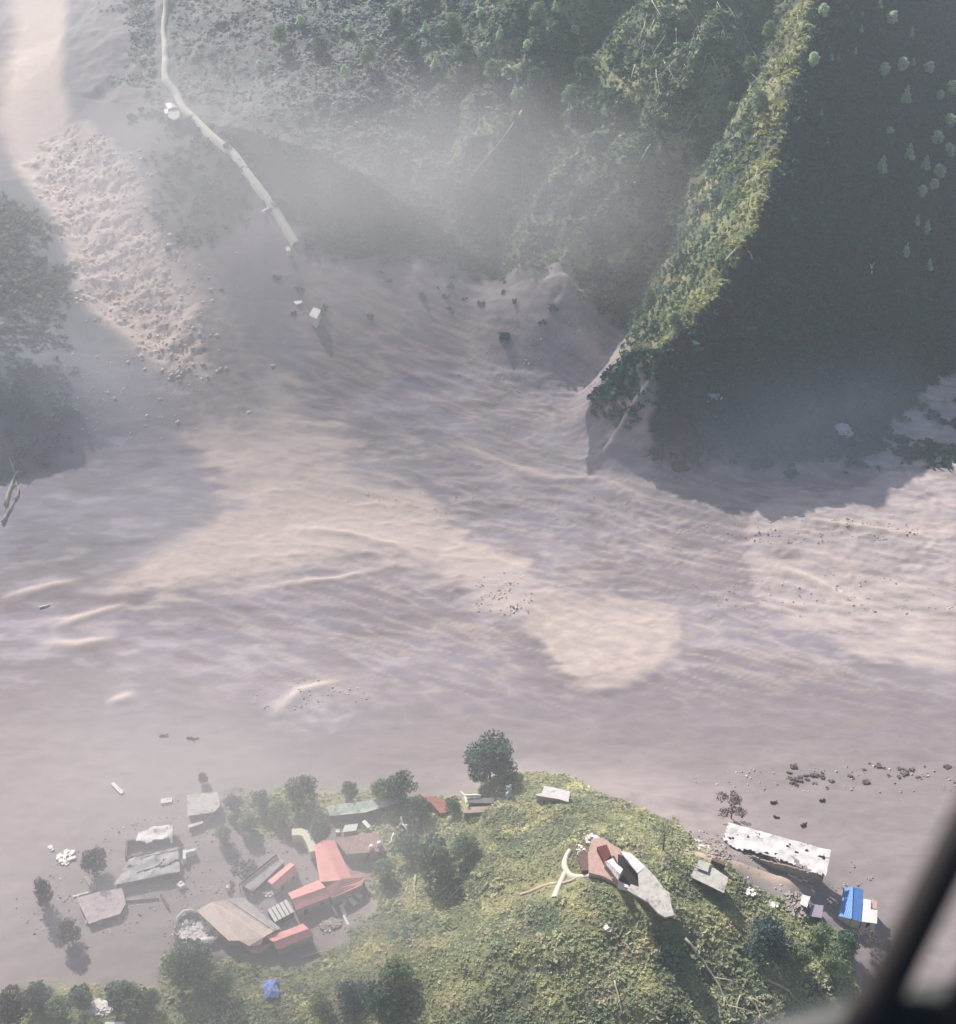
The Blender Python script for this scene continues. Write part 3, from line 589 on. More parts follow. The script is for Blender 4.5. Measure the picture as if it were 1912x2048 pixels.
for i, (p, r, l) in enumerate([
    ([(1045,222),(1000,285),(965,325),(938,360)], .55, 'long straight white fallen trunk down the middle slope'),
    ([(1440,535),(1475,495),(1500,505),(1515,535)], .5, 'bent white trunk sticking out of the shaded side of the bright ridge'),
    ([(1744,548),(1742,535),(1752,522)], .35, 'white star shaped bare tree low on the dark slope'),
    ([(1612,200),(1590,235),(1560,270)], .3, 'thin white trunk leaning out right of the bright ridge'),
    ([(1300,290),(1275,330),(1245,370)], .3, 'pale branch lying below the branch tangle'),
    ([(700,232),(672,243)], .3, 'short white trunk on the slope above the track'),
    ([(800,100),(770,128),(758,150)], .25, 'thin pale trunk on the upper wooded slope'),
    ([(870,275),(835,305)], .22, 'thin pale fallen trunk between the scrubby slope and the white scar'),
    ([(832,1752),(828,1780),(833,1812)], .3, 'upright pale fallen log at the left foot of the hill'),
    ([(905,1765),(880,1785),(855,1805)], .3, 'pale log lying right of the upright log at the hill foot'),
    ([(925,1770),(905,1790),(885,1812)], .22, 'thinner pale log parallel to the one at the hill foot'),
    ([(975,1765),(955,1792)], .22, 'short pale log highest on the left flank of the hill'),
    ([(1370,1878),(1405,1920),(1440,1975),(1467,2032)], .33, 'long curved pale trunk on the lower right of the hill'),
    ([(1500,1995),(1515,2020),(1530,2045)], .4, 'thick pale log near the bottom edge'),
    ([(1505,1996),(1530,2015),(1548,2020)], .25, 'slim pale log forking off the thick one near the bottom edge'),
    ([(1535,1960),(1580,1985),(1605,2015)], .35, 'curved pale trunk by the dark hollow at the bottom right'),
    ([(1480,1990),(1470,2040)], .2, 'thin twig standing left of the thick log at the bottom'),
    ([(1230,1960),(1238,2000),(1245,2030)], .25, 'thin pale stem at the lower edge of the yellow green slope'),
    ([(605,1915),(640,1905),(680,1900)], .25, 'pale branch below the lower red roof'),
    ([(10,1010),(20,975),(30,950),(40,935)], .7, 'white dead trunk leaning up from the mud at the left edge'),
    ([(5,1045),(18,1020),(30,1000)], .6, 'second white dead trunk lower at the left edge'),
    ([(30,1000),(37,980),(32,960)], .45, 'short white stump between the dead trunks at the left edge'),
    ]):
    trunk_thing('driftwood', p, r, l, None, 3 if i in (0,1,2,3,12,19) else 1, 100+i, .5)
# ---------------------------------------------------------------- buildings
WHITE = mat('weathered_white', lin(228,220,216), .75, .15, .9, .15, dirt=.12, dirt_col=lin(150,134,126))
PLASTER = mat('plaster', lin(176,162,152), .9, .3, 1.2, .25, dirt=.3)
MUDWALL = mat('mud_wall', lin(116,98,88), .95, .35, 1.5, .4)
CONC = mat('concrete', lin(196,190,182), .85, .25, .8, .2, dirt=.3, dirt_col=lin(130,122,112))
GREYROOF = mat('grey_sheet', lin(190,182,180), .6, .25, .7, .2, wave=(.25, .55), dirt=.3, dirt_col=lin(118,104,100))
REDROOF = mat('red_sheet', lin(240,166,160), .55, .18, .5, .25, wave=(.5, .6), dirt=.15, dirt_col=lin(214,156,150))
REDDULL = mat('dull_red_sheet', lin(206,146,138), .6, .25, .5, .25, wave=(1.1, .6), dirt=.35, dirt_col=lin(160,120,110))
BEIGEROOF = mat('beige_sheet', lin(230,206,192), .65, .15, .4, .25, wave=(.6, .5), dirt=.2, dirt_col=lin(176,150,140))
BROWNROOF = mat('brown_roof', lin(178,144,138), .8, .3, .8, .3, wave=(.2, .5), dirt=.3)
PINK = mat('pink_paving', lin(198,164,152), .85, .2, .9, .2, dirt=.2, dirt_col=lin(160,140,120))
MAROON = mat('maroon_brick', lin(112,58,54), .85, .3, 2, .3)
BLUE = mat('blue_sheet', lin(96,146,214), .5, .15, .5, .3, wave=(.0, .7))
DEEPBLUE = mat('deep_blue_sheet', lin(48,84,140), .55, .15, .5, .3)
LILAC = mat('lilac_sheet', lin(160,150,166), .6, .12, .6, .2, wave=(.2, 1.5))
CREAM = mat('cream_render', lin(220,214,190), .8, .12, .8, .15)
BRIGHT = mat('bright_white', lin(232,228,220), .5, .08, .8, .1)
DARK = mat('dark_opening', lin(38,32,32), .9, .2, 2, .1)
GLASS, nt, b = new_mat('window_glass'); b.inputs['Base Color'].default_value = (.03,.04,.05,1); b.inputs['Roughness'].default_value = .15
PALEGREEN = mat('pale_green_sheet', lin(182,192,178), .65, .2, .6, .2, wave=(.1, .5), dirt=.3, dirt_col=lin(110,112,96))
BRICK = mat('brick', lin(170,116,102), .9, .35, 1.5, .4)

def ctr(poly): return sum(p[0] for p in poly)/len(poly), sum(p[1] for p in poly)/len(poly)
def ground_at(px, py):
    q = G(px, py); return q.z
def inset(pts, d):
    c = sum((Vector((p[0], p[1], 0)) for p in pts), Vector())/len(pts); out = []
    for p in pts:
        v = Vector((p[0]-c.x, p[1]-c.y, 0)); L = max(v.length, 1e-6); k = max(0.2, (L-d)/L); out.append((c.x+v.x*k, c.y+v.y*k, p[2]))
    return out
def building(name, label, planes, roofm, wallm, cat='building', thick=.16, group=None, over=.45, z0=None, openings=True, roof_names=None, mats=None, wall_under=None):
    """planes: lists of (photo x, photo y, height over the ground); a roof plane each, walls drop from just under it"""
    allp = [p for pl in planes for p in pl]; cx, cy = ctr(allp)
    if z0 is None: z0 = ground_at(cx, cy + 8)
    W = [[P(a, b_, z0 + h) + (z0 + h,) for a, b_, h in pl] for pl in planes]
    c = sum((Vector(p) for pl in W for p in pl), Vector())/len(allp)
    t = thing(name, label, cat, (c.x, c.y, z0), group)
    if wall_under is None: wall_under = [True]*len(W)
    if roof_names is None:
        mb = MB()
        for pl in W: mb.prism(pl, thick)
        mb.build('roof', roofm, t)
    else:
        for i, (nm, pl) in enumerate(zip(roof_names, W)):
            mb = MB(); mb.prism(pl, thick); mb.build(nm, (mats or {}).get(i, roofm), t)
    for i in range(len(W)-1):
        sh = [p for p in W[i] if any((Vector(p)-Vector(q)).length < .05 for q in W[i+1])]
        if len(sh) == 2 and sh[0][2] - z0 > 3.4:
            mb = MB(); mb.tube([(p[0], p[1], p[2]+.05) for p in sh], [.16, .16], 5); mb.build('ridge_cap', roofm, t)
    mb = MB(); walls = []
    for k, pl in zip(wall_under, W):
        if not k: continue
        q = [(a, b_, z - thick - .02) for a, b_, z in inset(pl, over)]; n = len(mb.v); kk = len(q)
        mb.v += q + [(a, b_, z0-2.0) for a, b_, z in q]
        mb.f.append(list(range(n, n+kk)))
        for i in range(kk): j = (i+1) % kk; mb.f.append([n+i, n+kk+i, n+kk+j, n+j])
        walls.append(q)
    if mb.v: mb.build('wall', wallm, t)
    if openings and walls:
        best = None
        cc = Vector((sum(p[0] for q in walls for p in q), sum(p[1] for q in walls for p in q)))/sum(len(q) for q in walls)
        for q in walls:
            for i in range(len(q)):
                a, b_ = Vector(q[i]), Vector(q[(i+1) % len(q)]); e = (b_-a).xy; mid = ((a+b_)/2).xy
                if e.length < 3.5: continue
                nrm = Vector((e.y, -e.x)).normalized()
                if nrm.dot(mid - Vector((sum(p[0] for p in q)/len(q), sum(p[1] for p in q)/len(q)))) < 0: nrm = -nrm
                if nrm.y > -.35 or (mid-cc).dot(nrm) < .2: continue
                sc = e.length
                if best is None or sc > best[0]: best = (sc, a, b_, nrm)
        if best:
            L, a, b_, nrm = best; ang = math.atan2(b_.y-a.y, b_.x-a.x); k = max(1, int(L//3.2)); hh = min(a.z, b_.z) - z0
            for i in range(k):
                p = a.lerp(b_, (i+.5)/k); isd = (i == k//2); mb = MB()
                if isd: mb.box((p.x+nrm.x*.02, p.y+nrm.y*.02, z0 + min(1.0, hh*.45)), .95, .12, min(2.0, hh*.85), ang); mb.build('door', DARK, t)
                elif hh > 1.8: mb.box((p.x+nrm.x*.02, p.y+nrm.y*.02, z0 + hh*.58), 1.0, .12, min(.9, hh*.35), ang); mb.build('window', GLASS, t)
    return t
def slab_cells(t, name, corners, z0, cell, keep, matr, thick=.2, sag=0.0, seed=0):
    """a broken sheet or slab: small cells over four corners, some of them gone"""
    Wc = [Vector(P(a, b_, z0+h) + (z0+h,)) for a, b_, h in corners]
    nu = max(2, int((Wc[1]-Wc[0]).length/cell)); nv = max(2, int((Wc[3]-Wc[0]).length/cell)); rn = random.Random(seed)
    V = {}; vs = []; fs = []
    def vid(i, j, low):
        k = (i, j, low)
        if k not in V:
            u, v = i/nu, j/nv; p = Wc[0].lerp(Wc[1], u).lerp(Wc[3].lerp(Wc[2], u), v)
            r = random.Random(i*7919 + j*104729 + seed); dz = sag*float(noise(np.array([i*.13]), np.array([j*.13]), seed)[0])
            V[k] = len(vs); vs.append((p.x + r.uniform(-.18,.18)*cell, p.y + r.uniform(-.18,.18)*cell, p.z + dz - (thick if low else 0)))
        return V[k]
    K = [[keep((i+.5)/nu, (j+.5)/nv, (i*cell, j*cell)) for j in range(nv)] for i in range(nu)]
    for i in range(nu):
        for j in range(nv):
            if not K[i][j]: continue
            fs.append([vid(i,j,0), vid(i+1,j,0), vid(i+1,j+1,0), vid(i,j+1,0)]); fs.append([vid(i,j,1), vid(i,j+1,1), vid(i+1,j+1,1), vid(i+1,j,1)])
            for di, dj, A, B in ((-1,0,(i,j),(i,j+1)), (1,0,(i+1,j+1),(i+1,j)), (0,-1,(i+1,j),(i,j)), (0,1,(i,j+1),(i+1,j+1))):
                ii, jj = i+di, j+dj
                if not (0 <= ii < nu and 0 <= jj < nv and K[ii][jj]):
                    fs.append([vid(*A,0), vid(*B,0), vid(*B,1), vid(*A,1)])
    me_ = bpy.data.meshes.new(name); me_.from_pydata(vs, [], fs); me_.update(); return mesh_obj(name, me_, matr, t)
def n1_(x, y, s): return float(noise(np.array([x]), np.array([y]), s)[0])
def ruin_walls(t, corners, z0, h, matr, seed=0, th=.35, ragged=.8, over=.4):
    """broken-topped walls round the outline"""
    pts = inset([P(a, b_, z0+hh)+(0,) for a, b_, hh in corners], over); rn = random.Random(seed); mb = MB()
    for i in range(len(pts)):
        a, b_ = Vector(pts[i][:2]), Vector(pts[(i+1) % len(pts)][:2]); L = (b_-a).length; n = max(2, int(L/.9)); d = (b_-a)/n; ang = math.atan2(d.y, d.x)
        for k in range(n):
            hh = max(.4, h*(1 - ragged*rn.random()**2)); c = a + d*(k+.5)
            mb.box((c.x, c.y, z0 - 1 + (hh+1)/2), d.length*1.001, th + .01*(k % 2), hh+1, ang)
    return mb.build('wall', matr, t)
def rubble(name, label, px, py, rx, ry, n, size, matr, seed=0, cat='rubble', group=None, flatk=.45):
    """a heap of broken pieces, one thing"""
    rn = random.Random(seed); mb = MB(); q = G(px, py)
    sx, sy = rx/7.3, ry/5.8
    for i in range(n):
        a = rn.uniform(0, 6.28); r = math.sqrt(rn.random()); x, y = q.x + r*sx*math.cos(a), q.y + r*sy*math.sin(a); s = size*rn.uniform(.4, 1.2)
        h = height(np.array([x]), np.array([y]))[0]
        mb.box((x, y, h + s*flatk*.3 + (1-r)*size*.35*rn.random()), s*rn.uniform(.7, 1.5), s*rn.uniform(.5, 1), s*flatk, rn.uniform(0, 3.1), rn.uniform(-.3, .3))
    o = mb.build(name, matr); tag(o, label, cat, group); return o

# --- right of the hill
zR = ground_at(1540, 1740)
t = thing('long_white_building', 'long ruined building with a pale, ragged and holed white roof on bare mud', 'building', P(1550,1690,zR)+(zR,))
cor = [(1451,1643,3.2),(1662,1701,3.2),(1652,1752,2.7),(1436,1692,2.7)]
def keepW(u, v, q):
    e = .86 + .10*n1_(q[0]*.35, 1.3, 3) + .10*n1_(q[0]*1.1, 5.3, 4) - .22*max(0, .35-u) + (.08 if u > .86 else 0)
    if v > e: return False
    if u < .02 + .03*abs(n1_(q[1]*.8, 2.2, 9)): return False
    return n1_(q[0]*.45, q[1]*.6, 12) + .35*n1_(q[0]*1.4, q[1]*1.4, 13) < .62 - .20*v*(1-u*.4)
slab_cells(t, 'roof', cor, zR, .33, keepW, WHITE, .12, .25, 5)
ruin_walls(t, [(a, b_, h) for a, b_, h in cor], zR, 2.5, PLASTER, 3, .35, .25, .7)
for i in range(4):
    a, b_ = 1475 + i*45, 1668 + i*12; q = P(a, b_, zR+2.6); mb = MB(); mb.box((q[0], q[1], zR+1.2), .3, 6.2, 2.8, -.26); mb.build('cross_wall', PLASTER, t)
building('grey_house', 'small flat pale grey house under the long white roof, at the foot of the hill', [[(1396,1726,2.5),(1430,1737,2.5),(1456,1755,2.5),(1448,1786,2.5),(1380,1753,2.5)],[(1398,1719,3.1),(1420,1727,3.1),(1416,1744,3.1),(1392,1735,3.1)]], CONC, MUDWALL, z0=ground_at(1415,1765), roof_names=['roof','raised_roof'])
q = G(1441, 1741); mb = MB(); mb.box((q.x-.5, q.y+1.4, hz1(q.x, q.y)+.9), 3.4, .9, 1.8, -.5); tag(mb.build('dark_wall', MUDWALL), 'dark broken wall between the grey house and the long roof', 'wall')
rubble('rubble_heap', 'grey rubble heap spilled off the left end of the long white roof', 1432, 1700, 26, 30, 130, .75, PLASTER, 4)
rubble('rubble_heap', 'scattered stones in a thin line left of the long white roof', 1402, 1690, 18, 12, 26, .6, WHITE, 5)
rubble('rubble_heap', 'patch of pale broken masonry beside the lilac shed', 1594, 1812, 24, 22, 150, .9, PLASTER, 6)
building('lilac_shed', 'small lilac grey shed at the edge of the green bushes', [[(1623,1808,2.1),(1647,1811,2.1),(1644,1836,2.0),(1619,1832,2.0)]], LILAC, MUDWALL, z0=ground_at(1630,1830))
building('broken_white_room', 'small square white roof on the rubble next to the lilac shed', [[(1604,1789,2.3),(1621,1793,2.3),(1614,1815,2.2),(1600,1808,2.2)]], WHITE, MUDWALL, z0=ground_at(1610,1812), openings=False)
zB = ground_at(1700, 1835)
building('blue_roof_building', 'building with a bright blue sheet roof near the dark aircraft frame', [[(1687,1776,3.0),(1706,1774,3.9),(1703,1838,3.9),(1677,1832,3.0)],[(1706,1774,3.9),(1727,1779,3.0),(1722,1844,3.0),(1703,1838,3.9)]], BLUE, CREAM, z0=zB, over=.35)
building('white_annex', 'bright white flat building joined to the right side of the blue roof', [[(1727,1797,2.8),(1742,1800,2.8),(1741,1818,2.8),(1755,1820,2.6),(1754,1847,2.6),(1722,1843,2.8)]], BRIGHT, WHITE, z0=zB)
building('small_pink_annex', 'small pinkish roof corner tucked behind the white annex', [[(1743,1797,2.3),(1754,1802,2.3),(1754,1818,2.3),(1743,1816,2.3)]], PINK, PLASTER, z0=zB, openings=False)
def flat_piece(name, label, px, py, L, Wd, ang, matr, h=.35, z=0.0, cat='debris', group=None, tilt=0.0):
    q = G(px, py, z); g0 = hz1(q.x, q.y); mb = MB(); mb.box((0, 0, 0), L, Wd, h, 0, tilt)
    mb.box((L*.18, Wd*.30, h*.55), L*.5, Wd*.35, h*.25, .12, tilt)
    o = mb.build(name, matr); o.location = (q.x, q.y, g0 + z + h*.45); o.rotation_euler = (0, 0, ang); tag(o, label, cat, group); return o
flat_piece('fallen_slab', 'white slab lying in the shadow of the long white roof', 1585, 1752, 2.6, 1.5, -.4, BRIGHT, .5)
flat_piece('fallen_slab', 'smaller white slab touching the one in the shadow of the long roof', 1598, 1759, 1.8, 1.3, -.3, BRIGHT, .45)
rubble('white_debris', 'crumpled white sheet on the ground right of the grey house', 1500, 1785, 7, 10, 16, 1.0, WHITE, 8, 'debris')
rubble('white_debris', 'crumpled white pile left of the rubble by the lilac shed', 1546, 1811, 10, 6, 18, 1.0, WHITE, 9, 'debris')
# walkway beside the long building
def strip(name, pxs, width, matr, label, h=.06):
    pts = [G(a, b_) for a, b_ in pxs]; fine = []
    for i in range(len(pts)-1):
        n = max(2, int((pts[i+1]-pts[i]).length/2.0)); fine += [pts[i].lerp(pts[i+1], k/n) for k in range(n)]
    fine.append(pts[-1]); v = []; f = []
    fx = np.array([p.x for p in fine]); fy = np.array([p.y for p in fine])
    for _ in range(3): fx[1:-1] = (fx[:-2]+fx[1:-1]*2+fx[2:])/4; fy[1:-1] = (fy[:-2]+fy[1:-1]*2+fy[2:])/4
    for i in range(len(fine)):
        a, c = max(i-1, 0), min(i+1, len(fine)-1); d = Vector((fx[c]-fx[a], fy[c]-fy[a])).normalized(); nn = Vector((-d.y, d.x)); w_ = (width(i/(len(fine)-1)) if callable(width) else width)*(1+.12*n1_(i*.3, .5, 77))
        for k in range(5):
            o = (k/4-.5)*w_; x, y = fx[i]+nn.x*o, fy[i]+nn.y*o; v.append((x, y, hz1(x, y) + h + (.12 if 0 < k < 4 else -.4 - h)))
    for i in range(len(fine)-1):
        for k in range(4): f.append([i*5+k, i*5+k+1, i*5+5+k+1, i*5+5+k])
    me_ = bpy.data.meshes.new(name); me_.from_pydata(v, [], f); me_.update(); me_.polygons.foreach_set('use_smooth', [True]*len(f))
    o = mesh_obj(name, me_, matr); tag(o, label, kind='structure'); return o
SAND = mat('sand_path', lin(186,166,150), .95, .2, .8, .3); PALEPATH = mat('pale_track', lin(212,208,190), .95, .12, .6, .2)
strip('path', [(1310,1672),(1350,1690),(1420,1720),(1500,1742),(1570,1762),(1630,1783)], lambda t: 2.2 + 3.4*sstep(0, .4, t), SAND, 'pale sandy lane running below the long white roof')
strip('track', [(338,-60),(332,0),(326,60),(331,110),(330,160),(352,185),(365,215),(400,250),(430,280),(465,305),(500,355),(535,400),(562,440),(592,490)], lambda t: 2.8 if t < .3 else 3.4 + 1.0*math.sin((t-.3)*3), PALEPATH, 'pale track running along the hazy ridge at upper left', 1.2)
strip('footpath', FOOTPATHS[0], 1.9, PALEPATH, 'pale footpath dropping off the hill crest', .3)
strip('footpath', FOOTPATHS[2], 1.4, SAND, 'sandy footpath leading left down the hill flank', .25)
strip('footpath', FOOTPATHS[1], 1.8, PALEPATH, 'pale footpath looping round the left of the hill house', .35)

# --- hill house
zH = ground_at(1255, 1765) + .6
t = thing('hill_house', 'wrecked hilltop house with pink terrace, maroon room and long white slab', 'building', P(1255,1760,zH)+(zH,))
def part(name, poly, th, matr, base=None):
    mb = MB(); pts = [P(a, b_, zH+h)+(zH+h,) for a, b_, h in poly]; mb.prism(pts, th); return mb.build(name, matr, t)
part('terrace', [(1176,1705,.3),(1184,1678,.3),(1204,1675,.3),(1242,1700,.3),(1240,1715,.3),(1262,1768,.3),(1237,1768,.3),(1205,1752,.3),(1178,1745,.3)], 3, PINK)
part('room', [(1194,1694,1.9),(1213,1689,1.9),(1223,1710,1.9),(1209,1723,1.9)], 2.2, MAROON)
part('room_wall', [(1213,1686,2.3),(1219,1688,2.3),(1229,1711,2.3),(1223,1711,2.3)], 2.6, PINK)
part('roof_ridge', [(1211,1727,2.8),(1217,1723,2.8),(1240,1748,2.8),(1236,1760,2.8)], .5, GREYROOF)
part('white_wall', [(1209,1724,2.5),(1226,1716,2.5),(1233,1727,2.5),(1246,1738,2.5),(1240,1748,2.5),(1217,1723,2.5)], 2.6, BRIGHT)
part('slab', [(1240,1702,2.9),(1262,1706,2.9),(1291,1733,2.9),(1275,1746,2.9),(1262,1730,2.9)], .4, WHITE)
part('shadow_floor', [(1236,1708,.6),(1256,1716,.6),(1278,1752,.6),(1276,1772,.6),(1262,1770,.6),(1236,1758,.6)], .3, DARK)  # dark sheet standing in for the shadow inside the broken slab
part('long_slab', [(1291,1733,2.9),(1310,1752,2.9),(1328,1778,2.9),(1338,1784,2.9),(1343,1812,2.9),(1349,1830,2.9),(1330,1834,2.9),(1316,1826,2.9),(1296,1804,2.9),(1254,1780,2.9),(1262,1768,2.9),(1278,1774,2.9),(1276,1748,2.9)], .5, CONC)
part('slab_support', [(1296,1748,2.35),(1322,1785,2.35),(1334,1822,2.35),(1302,1802,2.35),(1276,1778,2.35)], 4, MUDWALL)
part('parapet', [(1236,1764,1.2),(1256,1770,1.2),(1258,1776,1.2),(1236,1770,1.2)], 1.4, WHITE)
rubble('rubble_heap', 'white stones along the tip of the wrecked hilltop house', 1184, 1678, 12, 10, 40, .8, WHITE, 14)
rubble('rubble_heap', 'white stones at the left corner of the hilltop house terrace', 1163, 1702, 8, 10, 22, .8, WHITE, 15)
q = G(1171, 1732); mb = MB(); mb.box((q.x, q.y, hz1(q.x, q.y)+.7), 2.8, 5.2, 2.4, .1); mb.box((q.x, q.y, hz1(q.x,q.y)+1.95), 3.0, 5.5, .14, .1, .05)
tag(mb.build('dark_hut', MUDWALL), 'dark hut on the left side of the pink hilltop terrace', 'hut')
rubble('white_debris', 'small bright white patch on the hill below the hilltop house', 1213, 1860, 6, 5, 9, .9, WHITE, 16, 'debris')
# crest slab
building('crest_ruin', 'pale flat ruin on the very top edge of the green hill', [[(1070,1590,1.4),(1084,1585,1.6),(1088,1572,1.8),(1108,1575,1.8),(1140,1583,1.8),(1137,1604,1.6),(1118,1598,1.6),(1092,1594,1.5)]], WHITE, PLASTER, z0=ground_at(1115,1602), openings=False)
# --- red roofed group
zC = ground_at(600, 1830)
building('red_roof_house', 'small pinkish red gabled house alone in the yard of the red roofed group', [[(535,1762,2.6),(580,1725,2.6),(589,1730,3.5),(544,1769,3.5)],[(544,1769,3.5),(589,1730,3.5),(598,1740,2.6),(553,1778,2.6)]], REDROOF, PLASTER, z0=zC, over=.3)
building('red_cross_building', 'large red roofed building with three wings meeting in a cross', [
    [(576,1786,3.2),(637,1760,3.2),(652,1775,4.4),(584,1799,4.4)], [(584,1799,4.4),(652,1775,4.4),(662,1793,3.2),(592,1820,3.2)],
    [(628,1692,3.4),(647,1680,4.6),(682,1760,4.6),(640,1764,3.4)], [(647,1680,4.6),(668,1680,3.4),(704,1755,3.4),(682,1760,4.6)],
    [(652,1775,4.4),(682,1758,4.55),(724,1746,3.3),(731,1754,3.3),(724,1770,3.3),(664,1797,3.2)]], REDROOF, PLASTER, z0=zC, over=.3,
    roof_names=['west_roof','west_roof_slope','north_roof','north_roof_slope','east_roof'], mats={4: REDDULL})
building('striped_white_shed', 'shed roofed with white sheets split by five dark gaps', [[(a0,b0,2.5),(a1,b1,2.5),(a1+15,b1+25,2.1),(a0+15,b0+25,2.1)] for a0,b0,a1,b1 in [(534.5+i*8,1819-i*4.3,541+i*8,1815.5-i*4.3) for i in range(5)]], BRIGHT, DARK, z0=zC, openings=False, thick=.08, over=.15,
    roof_names=['roof_sheet']*5)
building('beige_hall', 'long hall with a wide sagging beige pink roof', [[(393,1821,3.4),(422,1804,3.6),(456,1799,4.6),(549,1861,4.6),(528,1874,4.4),(521,1889,3.2),(498,1892,3.2),(479,1881,3.2),(457,1881,3.2)],
    [(456,1799,4.6),(487,1795,3.4),(562,1857,3.4),(549,1861,4.6)]], BEIGEROOF, PLASTER, z0=zC, roof_names=['roof','back_roof'], mats={1: GREYROOF})
building('lower_red_building', 'red roofed building at the lower right end of the beige hall', [[(530,1874,3.6),(573,1860,3.4),(606,1847,3.4),(618,1858,4.2),(548,1884,4.2)],[(548,1884,4.2),(618,1858,4.2),(628,1869,3.2),(564,1896,3.2),(552,1897,3.2)]], REDROOF, PLASTER, z0=zC, over=.35)
building('low_red_lean_to', 'low dull red lean-to under the bottom corner of the beige hall', [[(490,1893,2.6),(522,1890,2.8),(545,1886,2.8),(520,1906,2.0),(506,1907,2.0)]], REDDULL, PLASTER, z0=zC, openings=False)
building('brown_roof_house', 'brown roofed house with a white sheet and two white spots', [[(670,1679,3.0),(700,1672,3.6),(752,1664,3.2),(776,1701,2.8),(722,1706,3.2),(692,1709,2.6)]], BROWNROOF, PLASTER, z0=ground_at(725,1700))
zI = ground_at(725,1700)
building('white_sheet_roof', 'small bright white roof just behind the brown roof', [[(690,1650,3.4),(716,1647,3.4),(712,1661,3.1),(684,1664,3.1)]], BRIGHT, MUDWALL, z0=zI, openings=False)
for px, py, l in [(743,1695,'left one of two round white tanks on the brown roof'),(759,1688,'right one of two round white tanks on the brown roof')]:
    q = P(px, py, zI+3.6); mb = MB(); mb.tube([(q[0],q[1],zI+2.9),(q[0],q[1],zI+3.3),(q[0],q[1],zI+4.2),(q[0],q[1],zI+4.4)], [.6,.68,.68,.25], 12); o = mb.build('water_tank', BRIGHT, None, True); tag(o, l, 'tank', 'white tanks on the brown roof')
for i,(px, py, L, W_2, l) in enumerate([(676,1664,1.2,.9,'tiny white block left of the white sheet roof'),(733,1650,2.8,1.0,'white plank leaning right of the white sheet roof')]): flat_piece('white_block', l, px, py, L, W_2, -.9*i, BRIGHT, .5, 1.2 if i else .2)
# curved cream wall
pts = [(586,1664),(600,1663),(611,1667),(620,1682),(627,1700)]
mb = MB(); wpts = [P(a, b_, zC+3) for a, b_ in pts]
for i in range(len(wpts)-1):
    a, b_ = Vector(wpts[i]), Vector(wpts[i+1]); c = (a+b_)/2; d = b_-a; mb.box((c.x, c.y, zC+1.4), d.length+.7, 2.2 + .01*i, 3.2+.01*i, math.atan2(d.y, d.x))
tag(mb.build('curved_cream_wing', CREAM), 'curved cream flat roofed passage joining the top of the red building', 'building')
building('grey_yard_roof', 'faded grey roof with a dark upper edge beside the small red house', [[(480,1768,2.8),(550,1711,2.8),(570,1722,2.2),(505,1783,2.2)]], GREYROOF, MUDWALL, z0=zC, openings=False)
q0, q1 = P(479,1769,zC+3.1), P(553,1710,zC+3.1); mb = MB(); mb.tube([q0+(zC+3.1,), q1+(zC+3.1,)], [.22,.22], 6); mb.tube([q0+(zC-1,), q0+(zC+3.1,)], [.12,.12], 5); mb.tube([q1+(zC-1,), q1+(zC+3.1,)], [.12,.12], 5); tag(mb.build('dark_beam', DARK), 'long thin dark beam along the upper edge of the grey yard roof', 'beam')
rubble('yard_rubble', 'dark grey rubble behind the dark beam', 490, 1738, 24, 18, 90, .8, mat('dark_rubble', lin(110,102,104), .9, .3, 2, .3), 17)
rubble('white_debris', 'small pale pile in the yard left of the striped shed', 510, 1786, 8, 4, 9, .9, WHITE, 18, 'debris')
rubble('white_debris', 'long pale pile just above the striped shed', 538, 1788, 11, 5, 13, .9, WHITE, 19, 'debris')
flat_piece('white_block', 'upright white block at the left end of the grey yard roof', 457, 1780, .9, .9, .1, BRIGHT, 1.6)
rubble('rubble_heap', 'dark rubble round the upright white block', 462, 1776, 8, 12, 22, .7, MUDWALL, 20)
# ruin with white tank
zT = ground_at(385, 1860)
t = thing('tank_ruin', 'roofless ruin with a white arch left of the beige hall', 'ruin', P(385,1850,zT)+(zT,))
ruin_walls(t, [(355,1830,1.8),(378,1818,1.8),(395,1822,1.8),(440,1868,1.8),(425,1885,1.8),(370,1885,1.8),(345,1862,1.8)], zT, 1.8, PLASTER, 6, .4, .7, .2)
mb = MB(); mb.tube([P(a, b_, zT+h)+(zT+h,) for a, b_, h in [(353,1850,1),(356,1834,2),(368,1823,2.4),(384,1820,2),(392,1826,1)]], [.35,.4,.45,.4,.35], 7); mb.build('arch', WHITE, t, True)
rubble('rubble_heap', 'white and brown rubble inside the ruin left of the beige hall', 385, 1866, 32, 20, 120, 1.0, WHITE, 21)
q = G(412, 1882, 1.0); mb = MB(); L = 4.2; dx, dy = L/2*math.cos(.12), L/2*math.sin(.12); zz = hz1(q.x, q.y)+1.0
mb.tube([(q.x-dx*1.05, q.y-dy, zz),(q.x-dx*.95, q.y-dy*.95, zz),(q.x+dx*.95, q.y+dy*.95, zz),(q.x+dx*1.05, q.y+dy, zz)], [.5,.95,.95,.5], 12)
for s in (-.5, .5): mb.box((q.x+dx*s*1.2, q.y+dy*s*1.2, zz-.8), .4, 1.6, .8, .12)
tag(mb.build('long_white_tank', BRIGHT, None, True), 'long rounded bright white tank in front of the ruin by the beige hall', 'tank')
